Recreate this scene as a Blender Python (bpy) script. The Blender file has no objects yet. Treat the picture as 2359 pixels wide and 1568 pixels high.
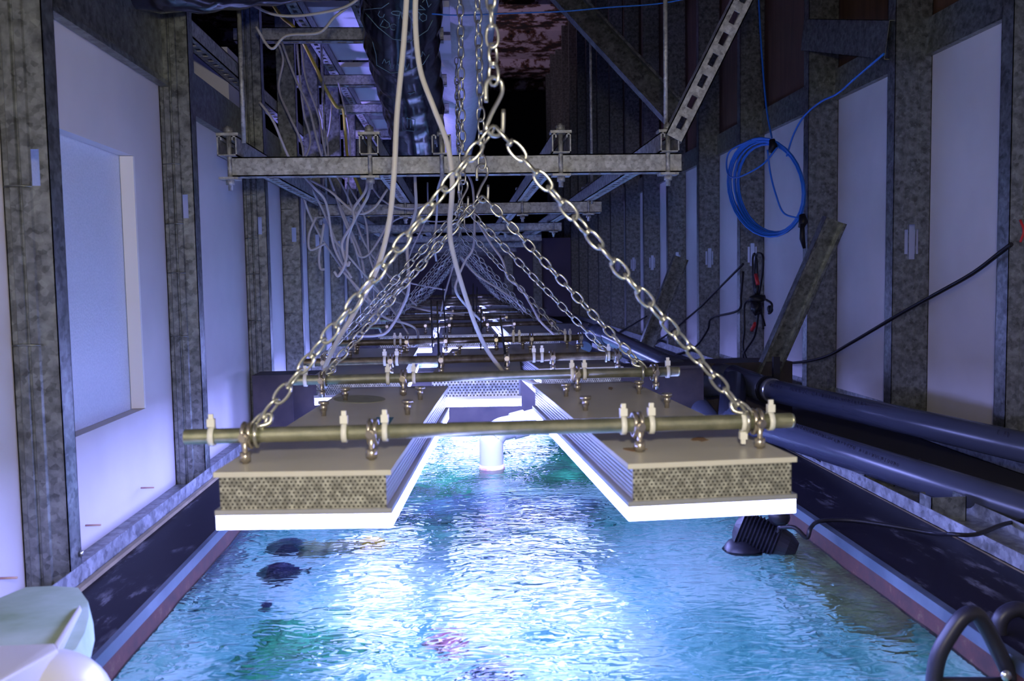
import bpy, math, random
from mathutils import Vector, Matrix

random.seed(7)
SC = bpy.context.scene
COL = SC.collection
# ------------------------------------------------------------------ camera
W, H, F = 2359.0, 1568.0, 2050.0
VPX, VPY = 1062.0, 640.0            # where the aisle's long lines meet
Yc = Vector((VPX - W / 2, H / 2 - VPY, -F)).normalized()
Zc = Vector((-0.021, 1.0, 0.0)); Zc = (Zc - Yc * Zc.dot(Yc)).normalized()
Xc = Yc.cross(Zc)
R_cw = Matrix((Xc, Yc, Zc))          # camera space -> world space
cam_d = bpy.data.cameras.new('camera'); cam = bpy.data.objects.new('camera', cam_d); COL.objects.link(cam)
cam_d.sensor_width = 36.0; cam_d.lens = 36.0 * F / W
cam_d.clip_start = 0.02; cam_d.clip_end = 60
cam.matrix_world = R_cw.to_4x4()
cam_d.dof.use_dof = True; cam_d.dof.focus_distance = 2.1; cam_d.dof.aperture_fstop = 10
SC.camera = cam
SC.view_settings.view_transform = 'Standard'; SC.view_settings.look = 'None'
SC.view_settings.gamma = 1.0; SC.view_settings.use_curve_mapping = False
SC.view_settings.exposure = 0.12
# ------------------------------------------------------------------ world and the camera's flash
world = bpy.data.worlds.new('world'); SC.world = world; world.use_nodes = True
world.node_tree.nodes['Background'].inputs[0].default_value = (0.04, 0.08, 0.50, 1)
world.node_tree.nodes['Background'].inputs[1].default_value = 0.28
LED_COLOR = (0.30, 0.34, 1.0); LED_POWER = 28.0
def lamp(name, kind, loc, energy, color, size=0.05, rot=None):
    d = bpy.data.lights.new(name, kind); d.energy = energy; d.color = color
    if kind == 'AREA': d.size = size
    else: d.shadow_soft_size = size
    o = bpy.data.objects.new(name, d); o.location = loc; COL.objects.link(o)
    if rot: o.rotation_euler = rot
    return o
lamp('camera_flash', 'POINT', (0.02, -0.03, 0.13), 29.0, (1.0, 0.90, 0.68), 0.03)
def spot(name, loc, aim, energy, color, deg, size=0.1):     # unseen spots added left of the aisle to brighten ducts, boards and ceiling
    o = lamp(name, 'SPOT', loc, energy, color, size); o.data.spot_size = math.radians(deg); o.data.spot_blend = 0.6
    o.rotation_euler = (Vector(aim) - Vector(loc)).to_track_quat('-Z', 'Y').to_euler()
spot('added_fill_spot', (-1.35, 3.2, 0.15), (-0.35, 3.7, 0.90), 90, (0.28, 0.26, 1.0), 75)  # added fill for the upper boards and ducts, no known source
spot('added_fill_spot', (-1.3, 4.2, 0.42), (0.0, 5.0, 0.70), 110, (0.34, 0.28, 1.0), 42)
spot('added_fill_spot', (-1.35, 5.4, 0.2), (-0.2, 5.2, 0.95), 70, (0.28, 0.26, 1.0), 70)
spot('added_ceiling_spot', (-1.9, 8.8, 0.9), (0.45, 9.8, 2.7), 150, (0.80, 0.62, 0.95), 60)  # added only to brighten the far ceiling

def ray(px, py):
    return R_cw @ Vector((px - W / 2, H / 2 - py, -F))
def PY(px, py, y):
    d = ray(px, py); return d * (y / d.y)
def PX(px, py, x):
    d = ray(px, py); return d * (x / d.x)
def PZ(px, py, z):
    d = ray(px, py); return d * (z / d.z)

# ------------------------------------------------------------------ materials
def newmat(name):
    m = bpy.data.materials.new(name); m.use_nodes = True
    nt = m.node_tree; b = nt.nodes['Principled BSDF']
    return m, nt, b
def N(nt, t, **kw):
    n = nt.nodes.new(t)
    for k, v in kw.items(): setattr(n, k, v)
    return n
def coords(nt, scale=(1, 1, 1)):
    tc = N(nt, 'ShaderNodeTexCoord'); mp = N(nt, 'ShaderNodeMapping')
    mp.inputs['Scale'].default_value = scale
    nt.links.new(tc.outputs['Object'], mp.inputs['Vector']); return mp.outputs['Vector']
def noise(nt, vec, scale, detail=4, rough=0.55):
    n = N(nt, 'ShaderNodeTexNoise'); n.inputs['Scale'].default_value = scale
    n.inputs['Detail'].default_value = detail; n.inputs['Roughness'].default_value = rough
    nt.links.new(vec, n.inputs['Vector']); return n.outputs['Fac']
def ramp(nt, fac, stops):
    r = N(nt, 'ShaderNodeValToRGB'); nt.links.new(fac, r.inputs['Fac'])
    e = r.color_ramp.elements
    while len(e) < len(stops): e.new(0.5)
    for k, (p, c) in enumerate(stops): e[k].position = p; e[k].color = (c[0], c[1], c[2], 1)
    return r.outputs['Color']
def bump(nt, b, fac, strength, dist=0.002):
    n = N(nt, 'ShaderNodeBump'); n.inputs['Strength'].default_value = strength; n.inputs['Distance'].default_value = dist
    nt.links.new(fac, n.inputs['Height']); nt.links.new(n.outputs['Normal'], b.inputs['Normal']); return n
def plain(name, col, rough=0.5, metal=0.0, col2=None, scale=8, stretch=(1, 1, 1), bmp=0.0, lo=0.35, hi=0.65, spec=None):
    m, nt, b = newmat(name)
    b.inputs['Roughness'].default_value = rough; b.inputs['Metallic'].default_value = metal
    if spec is not None: b.inputs['Specular IOR Level'].default_value = spec
    if col2 is None: b.inputs['Base Color'].default_value = (*col, 1)
    else:
        f = noise(nt, coords(nt, stretch), scale)
        nt.links.new(ramp(nt, f, [(lo, col), (hi, col2)]), b.inputs['Base Color'])
        if bmp: bump(nt, b, f, bmp)
    return m
def galvanised(name, base, metal=0.85, rough=0.38, cell=130):
    m, nt, b = newmat(name); v = coords(nt)
    vo = N(nt, 'ShaderNodeTexVoronoi'); vo.inputs['Scale'].default_value = cell; nt.links.new(v, vo.inputs['Vector'])
    f = noise(nt, v, 48, 5)
    mx = N(nt, 'ShaderNodeMix', data_type='FLOAT'); mx.inputs[0].default_value = 0.25
    bw = N(nt, 'ShaderNodeRGBToBW'); nt.links.new(vo.outputs['Color'], bw.inputs[0])
    nt.links.new(f, mx.inputs[2]); nt.links.new(bw.outputs[0], mx.inputs[3])
    lo = tuple(c * 0.5 for c in base); hi = tuple(min(1, c * 1.5) for c in base)
    nt.links.new(ramp(nt, mx.outputs[0], [(0.32, lo), (0.68, hi)]), b.inputs['Base Color'])
    b.inputs['Metallic'].default_value = metal
    mr = N(nt, 'ShaderNodeMapRange'); mr.inputs['To Min'].default_value = rough - 0.1; mr.inputs['To Max'].default_value = rough + 0.18
    nt.links.new(mx.outputs[0], mr.inputs['Value']); nt.links.new(mr.outputs[0], b.inputs['Roughness'])
    bump(nt, b, f, 0.15, 0.001)
    return m
def emissive(name, col, strength):
    m, nt, b = newmat(name)
    b.inputs['Base Color'].default_value = (0.8, 0.8, 0.85, 1)
    b.inputs['Emission Color'].default_value = (*col, 1); b.inputs['Emission Strength'].default_value = strength
    return m
def perforated(name, base, hole, pitch, r):
    m, nt, b = newmat(name)
    tc = N(nt, 'ShaderNodeTexCoord'); sx = N(nt, 'ShaderNodeSeparateXYZ'); nt.links.new(tc.outputs['Object'], sx.inputs[0])
    def mth(op, a, c=None):
        n = N(nt, 'ShaderNodeMath', operation=op)
        for k, q in enumerate((a, c)):
            if q is None: continue
            if isinstance(q, (int, float)): n.inputs[k].default_value = q
            else: nt.links.new(q, n.inputs[k])
        return n.outputs[0]
    def dots(ox, oz):
        fx = mth('SUBTRACT', mth('FRACT', mth('ADD', mth('DIVIDE', sx.outputs[0], pitch), ox)), 0.5)
        fz = mth('SUBTRACT', mth('FRACT', mth('ADD', mth('DIVIDE', sx.outputs[2], pitch * 1.6), oz)), 0.5)
        fz = mth('MULTIPLY', fz, 1.6)
        return mth('SQRT', mth('ADD', mth('MULTIPLY', fx, fx), mth('MULTIPLY', fz, fz)))
    d = mth('MINIMUM', dots(100.0, 100.0), dots(100.5, 100.5))
    k = mth('GREATER_THAN', d, r)
    f = noise(nt, tc.outputs['Object'], 160, 3)
    light = ramp(nt, f, [(0.42, base), (0.7, tuple(min(1, c * 2.3) for c in base))])
    mx = N(nt, 'ShaderNodeMix', data_type='RGBA'); nt.links.new(k, mx.inputs[0])
    mx.inputs[6].default_value = (*hole, 1); nt.links.new(light, mx.inputs[7])
    nt.links.new(mx.outputs[2], b.inputs['Base Color'])
    b.inputs['Roughness'].default_value = 0.45; b.inputs['Metallic'].default_value = 0.3
    bump(nt, b, k, 0.6, 0.001)
    return m

M = {}
M['steel'] = galvanised('galvanised_steel', (0.235, 0.25, 0.235))
M['steel_bright'] = galvanised('galvanised_track_steel', (0.27, 0.29, 0.31), 0.5, 0.42, 120)
M['strut'] = galvanised('zinc_strut', (0.40, 0.41, 0.40), 0.45, 0.5, 160)
M['rim'] = plain('aluminium_edging', (0.035, 0.05, 0.075), 0.35, 0.3, (0.07, 0.09, 0.12), 14)
M['zinc'] = plain('bright_zinc', (0.62, 0.62, 0.56), 0.28, 0.9)
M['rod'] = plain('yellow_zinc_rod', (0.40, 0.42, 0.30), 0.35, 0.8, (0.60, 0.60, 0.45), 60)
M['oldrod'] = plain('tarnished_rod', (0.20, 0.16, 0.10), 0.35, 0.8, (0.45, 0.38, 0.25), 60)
M['bolt'] = plain('stainless_bolt', (0.55, 0.50, 0.44), 0.3, 0.9)
M['panel'] = plain('gypsum_board', (0.55, 0.53, 0.55), 0.85, 0, (0.64, 0.61, 0.62), 3, bmp=0.05)
M['panel_edge'] = plain('gypsum_core', (0.80, 0.78, 0.75), 0.9)
M['ply'] = plain('red_brown_plywood', (0.065, 0.032, 0.018), 0.8, 0, (0.11, 0.055, 0.03), 6, (6, 6, 0.6))
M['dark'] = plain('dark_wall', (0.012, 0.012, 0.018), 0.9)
M['endwall'] = plain('far_board', (0.20, 0.17, 0.24), 0.9, 0, (0.27, 0.23, 0.30), 1.5)
M['board'] = plain('bare_board', (0.16, 0.13, 0.08), 0.9, 0, (0.26, 0.21, 0.13), 12)
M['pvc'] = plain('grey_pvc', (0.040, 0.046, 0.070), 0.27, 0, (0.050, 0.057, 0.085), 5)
M['pvc_white'] = plain('white_pvc', (0.34, 0.34, 0.35), 0.35)
M['algae'] = plain('crusted_algae', (0.45, 0.20, 0.25), 0.8, 0, (0.55, 0.45, 0.25), 60)
M['black'] = plain('black_plastic', (0.010, 0.010, 0.013), 0.42, spec=0.25)
M['handle'] = plain('soft_black_grip', (0.016, 0.016, 0.026), 0.42, spec=0.35)
M['cable'] = plain('white_cable', (0.62, 0.60, 0.58), 0.45)
M['blue'] = plain('blue_cable', (0.02, 0.16, 0.62), 0.4)
M['yellow'] = plain('yellow_cable', (0.60, 0.46, 0.06), 0.45)
M['red'] = plain('red_tape', (0.50, 0.02, 0.02), 0.5)
M['bluetape'] = plain('blue_label', (0.03, 0.16, 0.30), 0.5)
M['ziptie'] = plain('nylon_tie', (0.78, 0.78, 0.76), 0.35)
M['white'] = plain('white_plastic', (0.5, 0.49, 0.48), 0.3)
M['pad'] = plain('green_white_pad', (0.20, 0.29, 0.17), 0.95, 0, (0.36, 0.45, 0.37), 9, bmp=0.6)
M['whiteboard'] = plain('white_board', (0.75, 0.75, 0.80), 0.6)
M['frost'] = plain('frosted_pane', (0.55, 0.62, 0.76), 0.3, 0, (0.64, 0.70, 0.84), 260, bmp=0.35)
M['sleeve'] = plain('black_film', (0.010, 0.010, 0.016), 0.16, 0, (0.02, 0.02, 0.03), 9, bmp=1.0)
M['foam'] = plain('foam_duct', (0.74, 0.72, 0.76), 0.85, 0, (0.84, 0.82, 0.86), 40, bmp=0.4)
M['ibeam'] = plain('painted_beam', (0.022, 0.018, 0.026), 0.5, 0.1, (0.05, 0.038, 0.042), 18)
M['led'] = emissive('led_panel', LED_COLOR, LED_POWER)
M['perf'] = perforated('perforated_end', (0.235, 0.23, 0.205), (0.035, 0.035, 0.033), 0.0042, 0.24)
M['perf_white'] = perforated('perforated_white_end', (0.5, 0.5, 0.48), (0.05, 0.05, 0.05), 0.0060, 0.24)
def plate_mat():
    m, nt, b = newmat('aluminium_plate'); v = coords(nt)
    f = noise(nt, v, 7, 5); f2 = noise(nt, coords(nt, (1, 1, 1)), 19, 3)
    c = ramp(nt, f, [(0.3, (0.52, 0.50, 0.46)), (0.7, (0.64, 0.61, 0.56))])
    k = ramp(nt, f2, [(0.735, (0, 0, 0)), (0.77, (1, 1, 1))])
    mx = N(nt, 'ShaderNodeMix', data_type='RGBA'); nt.links.new(k, mx.inputs[0]); nt.links.new(c, mx.inputs[6])
    mx.inputs[7].default_value = (0.30, 0.13, 0.04, 1)
    nt.links.new(mx.outputs[2], b.inputs['Base Color'])
    b.inputs['Roughness'].default_value = 0.33; b.inputs['Metallic'].default_value = 0.0
    return m
M['plate'] = plate_mat()
M['fin'] = plain('aluminium_fins', (0.62, 0.62, 0.66), 0.35, 0.7)
def rust_mat():
    m, nt, b = newmat('rusty_painted_deck'); v = coords(nt, (1, 1, 1))
    f = noise(nt, v, 4.0, 9, 0.72)
    nt.links.new(ramp(nt, f, [(0.44, (0.012, 0.008, 0.008)), (0.5, (0.10, 0.035, 0.012)), (0.535, (0.45, 0.38, 0.42))]), b.inputs['Base Color'])
    b.inputs['Roughness'].default_value = 0.8
    return m
M['rust'] = rust_mat()
def deck_mat():
    m, nt, b = newmat('black_deck_with_salt'); v = coords(nt, (26, 7, 10))
    f = noise(nt, v, 1.0, 9, 0.75)
    f2 = noise(nt, coords(nt), 8.0, 3)
    a = ramp(nt, f, [(0.54, (0, 0, 0)), (0.70, (1, 1, 1))]); c = ramp(nt, f2, [(0.42, (0, 0, 0)), (0.62, (1, 1, 1))])
    mm = N(nt, 'ShaderNodeMix', data_type='RGBA', blend_type='MULTIPLY'); mm.inputs[0].default_value = 1
    nt.links.new(a, mm.inputs[6]); nt.links.new(c, mm.inputs[7])
    mx = N(nt, 'ShaderNodeMix', data_type='RGBA'); nt.links.new(mm.outputs[2], mx.inputs[0])
    mx.inputs[6].default_value = (0.006, 0.005, 0.010, 1); mx.inputs[7].default_value = (0.22, 0.22, 0.25, 1)
    nt.links.new(mx.outputs[2], b.inputs['Base Color']); b.inputs['Roughness'].default_value = 0.5; b.inputs['Specular IOR Level'].default_value = 0.1
    return m
M['deck'] = deck_mat()
def tank_wall_mat():
    m, nt, b = newmat('tank_wall_coralline'); v = coords(nt)
    f = noise(nt, v, 40, 6, 0.7)
    nt.links.new(ramp(nt, f, [(0.35, (0.022, 0.004, 0.003)), (0.6, (0.050, 0.010, 0.006)), (0.72, (0.10, 0.08, 0.04))]), b.inputs['Base Color'])
    b.inputs['Roughness'].default_value = 0.8
    return m
M['tankwall'] = tank_wall_mat()
def sand_mat():
    m, nt, b = newmat('tank_sand'); v = coords(nt)
    f = noise(nt, v, 5.0, 5, 0.6)
    nt.links.new(ramp(nt, f, [(0.36, (0.06, 0.28, 0.22)), (0.47, (0.25, 0.52, 0.40)), (0.56, (0.62, 0.74, 0.60)), (0.72, (0.78, 0.84, 0.70))]), b.inputs['Base Color'])
    b.inputs['Roughness'].default_value = 0.9
    return m
M['sand'] = sand_mat()
M['reef'] = plain('green_reef', (0.004, 0.14, 0.05), 0.9, 0, (0.08, 0.60, 0.22), 22, bmp=0.8)
M['darkreef'] = plain('dark_reef', (0.02, 0.03, 0.06), 0.9, 0, (0.10, 0.16, 0.20), 18, bmp=0.8)
M['weed'] = plain('brown_weed', (0.12, 0.10, 0.03), 0.9, 0, (0.30, 0.26, 0.10), 30, bmp=0.5)
M['fishdark'] = plain('violet_black_fish', (0.012, 0.006, 0.05), 0.5)
M['fishyellow'] = plain('yellow_fish', (0.85, 0.45, 0.02), 0.5)
M['pink'] = plain('pink_coral', (0.55, 0.15, 0.20), 0.8, 0, (0.7, 0.35, 0.35), 30)
def water_mat():
    m = bpy.data.materials.new('rippled_water'); m.use_nodes = True; nt = m.node_tree
    for n in list(nt.nodes): nt.nodes.remove(n)
    out = N(nt, 'ShaderNodeOutputMaterial')
    v1 = coords(nt, (0.8, 1.5, 1)); 
    n1 = N(nt, 'ShaderNodeTexNoise'); n1.inputs['Scale'].default_value = 38; n1.inputs['Detail'].default_value = 1; n1.inputs['Distortion'].default_value = 1.2
    n2 = N(nt, 'ShaderNodeTexNoise'); n2.inputs['Scale'].default_value = 9; n2.inputs['Detail'].default_value = 2; n2.inputs['Distortion'].default_value = 0.6
    for n in (n1, n2): nt.links.new(v1, n.inputs['Vector'])
    b1 = N(nt, 'ShaderNodeBump'); b1.inputs['Strength'].default_value = 1.0; b1.inputs['Distance'].default_value = 0.0030
    b2 = N(nt, 'ShaderNodeBump'); b2.inputs['Strength'].default_value = 1.0; b2.inputs['Distance'].default_value = 0.0038
    nt.links.new(n1.outputs['Fac'], b1.inputs['Height']); nt.links.new(n2.outputs['Fac'], b2.inputs['Height'])
    nt.links.new(b2.outputs['Normal'], b1.inputs['Normal'])
    nrm = b1.outputs['Normal']
    fr = N(nt, 'ShaderNodeFresnel'); fr.inputs['IOR'].default_value = 1.33; nt.links.new(nrm, fr.inputs['Normal'])
    gl = N(nt, 'ShaderNodeBsdfGlossy'); gl.inputs['Roughness'].default_value = 0.0; nt.links.new(nrm, gl.inputs['Normal'])
    rf = N(nt, 'ShaderNodeBsdfRefraction'); rf.inputs['IOR'].default_value = 1.33; rf.inputs['Roughness'].default_value = 0.0
    rf.inputs['Color'].default_value = (0.86, 0.95, 1.0, 1); nt.links.new(nrm, rf.inputs['Normal'])
    tr = N(nt, 'ShaderNodeBsdfTransparent'); tr.inputs['Color'].default_value = (0.82, 0.95, 1.0, 1)
    mx = N(nt, 'ShaderNodeMixShader'); mx.inputs[0].default_value = 0.86
    nt.links.new(tr.outputs[0], mx.inputs[1]); nt.links.new(rf.outputs[0], mx.inputs[2])
    m2 = N(nt, 'ShaderNodeMixShader'); nt.links.new(fr.outputs[0], m2.inputs[0])
    nt.links.new(mx.outputs[0], m2.inputs[1]); nt.links.new(gl.outputs[0], m2.inputs[2])
    nt.links.new(m2.outputs[0], out.inputs['Surface'])
    return m
M['water'] = water_mat()

# ------------------------------------------------------------------ mesh helpers
class MB:
    def __init__(s): s.v = []; s.f = []; s.T = Matrix.Identity(4); s.smooth = []
    def add(s, vs, fs, smooth=False):
        n = len(s.v); s.v += [s.T @ Vector(p) for p in vs]
        s.f += [tuple(i + n for i in f) for f in fs]; s.smooth += [smooth] * len(fs); return s
    def box(s, a, b):
        x0, y0, z0 = a; x1, y1, z1 = b
        return s.add([(x0,y0,z0),(x1,y0,z0),(x1,y1,z0),(x0,y1,z0),(x0,y0,z1),(x1,y0,z1),(x1,y1,z1),(x0,y1,z1)],
                     [(0,3,2,1),(4,5,6,7),(0,1,5,4),(1,2,6,5),(2,3,7,6),(3,0,4,7)])
    def cbox(s, c, d):
        return s.box([c[i] - d[i] / 2 for i in range(3)], [c[i] + d[i] / 2 for i in range(3)])
    def prism(s, poly, z0, z1):
        n = len(poly)
        return s.add([(p[0], p[1], z0) for p in poly] + [(p[0], p[1], z1) for p in poly],
                     [tuple(range(n))[::-1], tuple(range(n, 2 * n))] + [(i, (i + 1) % n, n + (i + 1) % n, n + i) for i in range(n)])
    def tube(s, pts, r, n=8, closed=False, cap=True):
        pts = [Vector(p) for p in pts]; m = len(pts)
        rr = r if isinstance(r, (list, tuple)) else [r] * m
        vs = []; t0 = None; u = None
        for i in range(m):
            if closed: t = pts[(i + 1) % m] - pts[i - 1]
            else: t = pts[min(i + 1, m - 1)] - pts[max(i - 1, 0)]
            if t.length < 1e-9: t = t0.copy() if t0 else Vector((0, 0, 1))
            t.normalize()
            if u is None:
                a = Vector((0, 0, 1)) if abs(t.z) < 0.9 else Vector((1, 0, 0)); u = a.cross(t).normalized()
            else:
                u = (u - t * u.dot(t))
                u = u.normalized() if u.length > 1e-6 else t.orthogonal().normalized()
            w = t.cross(u); t0 = t
            for k in range(n):
                a = 2 * math.pi * k / n; vs.append(pts[i] + (u * math.cos(a) + w * math.sin(a)) * rr[i])
        fs = []
        for i in range(m if closed else m - 1):
            j = (i + 1) % m
            for k in range(n): fs.append((i*n+k, i*n+(k+1)%n, j*n+(k+1)%n, j*n+k))
        s.add(vs, fs, True)
        if cap and not closed:
            q = len(s.v) - len(vs); s.f += [tuple(q + k for k in range(n))[::-1], tuple(q + (m-1)*n + k for k in range(n))]; s.smooth += [False, False]
        return s
    def lathe(s, prof, n=16, smooth=True):      # prof: (radius, z)
        m = len(prof); vs = [(r*math.cos(2*math.pi*k/n), r*math.sin(2*math.pi*k/n), z) for r, z in prof for k in range(n)]
        fs = [(i*n+k, i*n+(k+1)%n, (i+1)*n+(k+1)%n, (i+1)*n+k) for i in range(m-1) for k in range(n)]
        s.add(vs, fs, smooth)
        q = len(s.v) - len(vs); s.f += [tuple(q+k for k in range(n))[::-1], tuple(q+(m-1)*n+k for k in range(n))]; s.smooth += [False, False]
        return s
    def blob(s, c, rad, n=12, m=8, jit=0.0, seed=0):
        rnd = random.Random(seed); vs = []; ph = [rnd.uniform(0, 6.3) for _ in range(4)]
        for i in range(m + 1):
            th = math.pi * i / m
            for k in range(n):
                a = 2*math.pi*k/n
                q = 1 + jit * (math.sin(3*a+ph[0]+2*th) * 0.5 + math.sin(5*a+ph[1]-3*th)*0.3 + math.sin(7*th+ph[2]+a)*0.3) + jit*0.3*rnd.uniform(-1, 1)*(0 < i < m)
                if i in (0, m): q = 1
                vs.append((c[0]+rad[0]*q*math.sin(th)*math.cos(a), c[1]+rad[1]*q*math.sin(th)*math.sin(a), c[2]+rad[2]*q*math.cos(th)))
        fs = [(i*n+k, (i+1)*n+k, (i+1)*n+(k+1)%n, i*n+(k+1)%n) for i in range(m) for k in range(n)]
        return s.add(vs, fs, True)
    def mesh(s, name, mat, off=Vector((0, 0, 0))):
        me = bpy.data.meshes.new(name); me.from_pydata([tuple(p - off) for p in s.v], [], s.f)
        me.polygons.foreach_set('use_smooth', s.smooth); me.materials.append(mat); me.update(); return me
    def build(s, name, mat, parent=None, label=None):
        mat = M[mat] if isinstance(mat, str) else mat
        if parent is None:
            xs = [p.x for p in s.v]; ys = [p.y for p in s.v]; zs = [p.z for p in s.v]
            off = Vector(((min(xs)+max(xs))/2, (min(ys)+max(ys))/2, min(zs)))
        else: off = WLOC[parent.name]
        o = bpy.data.objects.new(name, s.mesh(name, mat, off)); COL.objects.link(o)
        if parent is None: o.location = off
        else: o.parent = parent
        WLOC[o.name] = off
        if label: o['label'] = label
        return o
WLOC = {}
def tag(o, label, cat, group=None):
    o['label'] = label; o['category'] = cat
    if group: o['group'] = group
    return o
def thing(name, loc, label, cat, group=None):
    o = bpy.data.objects.new(name, None); o.empty_display_size = 0.05; o.location = loc; COL.objects.link(o)
    WLOC[o.name] = Vector(loc); return tag(o, label, cat, group)
def struct(o): o['kind'] = 'structure'; return o
def copy_tree(o, parent=None):
    c = o.copy(); COL.objects.link(c); c.parent = parent
    for ch in [q for q in CH.get(o.name, [])]: 
        d = copy_tree(ch, c); CH.setdefault(c.name, []).append(d)
    return c
CH = {}
def reg(root):                                   # remember children for copying
    for o in COL.objects:
        if o.parent: CH.setdefault(o.parent.name, [])
    def walk(r):
        kids = [o for o in COL.objects if o.parent == r]; CH[r.name] = kids
        for k in kids: walk(k)
    walk(root)
def smooth_path(pts, k=6):
    pts = [Vector(p) for p in pts]; out = []
    q = [pts[0] * 2 - pts[1]] + pts + [pts[-1] * 2 - pts[-2]]
    for i in range(1, len(q) - 2):
        a, b, c, d = q[i-1], q[i], q[i+1], q[i+2]
        for j in range(k):
            t = j / k
            out.append(0.5 * ((2*b) + (c-a)*t + (2*a-5*b+4*c-d)*t*t + (3*b-a-3*c+d)*t**3))
    out.append(pts[-1]); return out
ORD = ['first','second','third','fourth','fifth','sixth','seventh','eighth','ninth','tenth','eleventh','twelfth','thirteenth','fourteenth','fifteenth','sixteenth','seventeenth','eighteenth','nineteenth','twentieth']

# ------------------------------------------------------------------ the room shell
BASE = -0.42; WATER = -0.457
def PW(px, py, z):                     # where something seen through the water surface really lies
    p = PZ(px, py, WATER); d = p.normalized(); h = Vector((d.x, d.y, 0)); sn = h.length/1.33
    t = h.normalized()*sn + Vector((0, 0, -math.sqrt(1-sn*sn)))
    return p + t*((z-WATER)/t.z)
TOP = 2.7; FAR = 12.7
XL, XR = -0.54, 1.14                       # aisle faces of the left and right studs
PL, PR = -0.602, 1.240                     # faces of the boards behind them
TL, TR = -0.415, 0.586                     # inner edges of the tank
y0 = -0.6
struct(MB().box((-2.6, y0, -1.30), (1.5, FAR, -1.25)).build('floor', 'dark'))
struct(MB().box((PL-0.03, y0, BASE-0.03), (TL-0.010, FAR, BASE)).build('floor', 'deck'))
struct(MB().box((TR+0.014, y0, BASE-0.03), (0.765, FAR, BASE)).build('floor', 'deck'))
struct(MB().box((0.765, y0, BASE-0.03), (0.885, FAR, BASE)).build('floor', 'board'))
struct(MB().box((0.885, y0, BASE-0.03), (PR+0.03, FAR, BASE)).build('floor', 'dark'))
struct(MB().box((-2.6, y0, BASE-0.03), (PL-0.03, FAR, BASE)).build('floor', 'dark'))
# left boards, with the cut-out that holds the frosted pane
mb = MB(); t = 0.022; hz = 0.37; ha = 0.40
mb.box((PL-t, y0, BASE), (PL, 1.24, ha)); mb.box((PL-t, 1.71, BASE), (PL, 1.87, ha)); mb.box((PL-t, 1.87, BASE), (PL, FAR, hz))
mb.box((PL-t, 1.24, BASE), (PL, 1.71, -0.236)); mb.box((PL-t, 1.24, 0.236), (PL, 1.71, ha))
struct(mb.build('wall_left', 'panel'))
mb = MB(); mb.box((PL-t-0.001, 1.702, -0.235), (PL+0.0012, 1.7097, 0.235))
struct(mb.build('trim_1', 'panel_edge'))
struct(MB().box((PL-t-0.008, 1.20, -0.26), (PL-t-0.002, 1.74, 0.26)).build('window_1', 'frost'))
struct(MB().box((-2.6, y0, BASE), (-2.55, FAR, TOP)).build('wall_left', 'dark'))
struct(MB().box((PR, y0, BASE), (PR+0.02, FAR, 0.56)).build('wall_right', 'panel'))
struct(MB().box((PR+0.012, y0, 0.56), (PR+0.03, FAR, TOP)).build('wall_right', 'ply'))
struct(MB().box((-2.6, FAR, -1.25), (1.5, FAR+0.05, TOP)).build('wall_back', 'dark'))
mb = MB(); mb.box((-2.6, y0, TOP), (1.5, FAR, TOP+0.03))
for k in range(11): 
    yy = 2.3 + 1.28 * k - 0.5 * 0
    mb.box((-2.6, yy, TOP-0.10), (1.5, yy+0.55, TOP)); 
struct(mb.build('ceiling', 'rust'))
# U tracks at the feet of the studs, and above the boards
def track_y(xa, xb, ya, yb, z, hgt, tname, mat='steel_bright'):
    mb = MB(); e = 0.0015
    mb.box((xa, ya, z), (xb, yb, z+e)); mb.box((xa, ya, z), (xa+e, yb, z+hgt)); mb.box((xb-e, ya, z), (xb, yb, z+hgt))
    return struct(mb.build(tname, mat))
track_y(XL-0.064, XL+0.002, y0, FAR, BASE, 0.030, 'trim_2')
track_y(0.770, 0.864, y0, FAR, BASE, 0.024, 'trim_3')
track_y(XR-0.002, XR+0.099, y0, FAR, BASE, 0.035, 'trim_4')
struct(MB().box((PL-0.02, y0, ha), (PL+0.012, 1.87, 0.75)).build('trim_5', 'steel'))
mb = MB(); mb.box((PL-0.01, 1.87, hz), (PL+0.006, FAR, hz+0.105)); mb.box((PL+0.006, 1.87, hz), (PL+0.020, FAR, hz+0.004)); mb.box((PL+0.006, y0, ha-0.006), (PL+0.024, 1.87, ha+0.004))
struct(mb.build('trim_6', 'steel'))
mb = MB(); mb.box((PR-0.012, y0, 0.56), (PR, FAR, 0.655)); mb.box((PR-0.020, y0, 0.557), (PR, FAR, 0.561))
struct(mb.build('trim_7', 'steel'))
# edging screwed to the deck beside the left track
struct(MB().box((XL+0.004, y0, BASE), (XL+0.012, FAR, BASE+0.006)).build('trim_8', 'board'))

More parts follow.
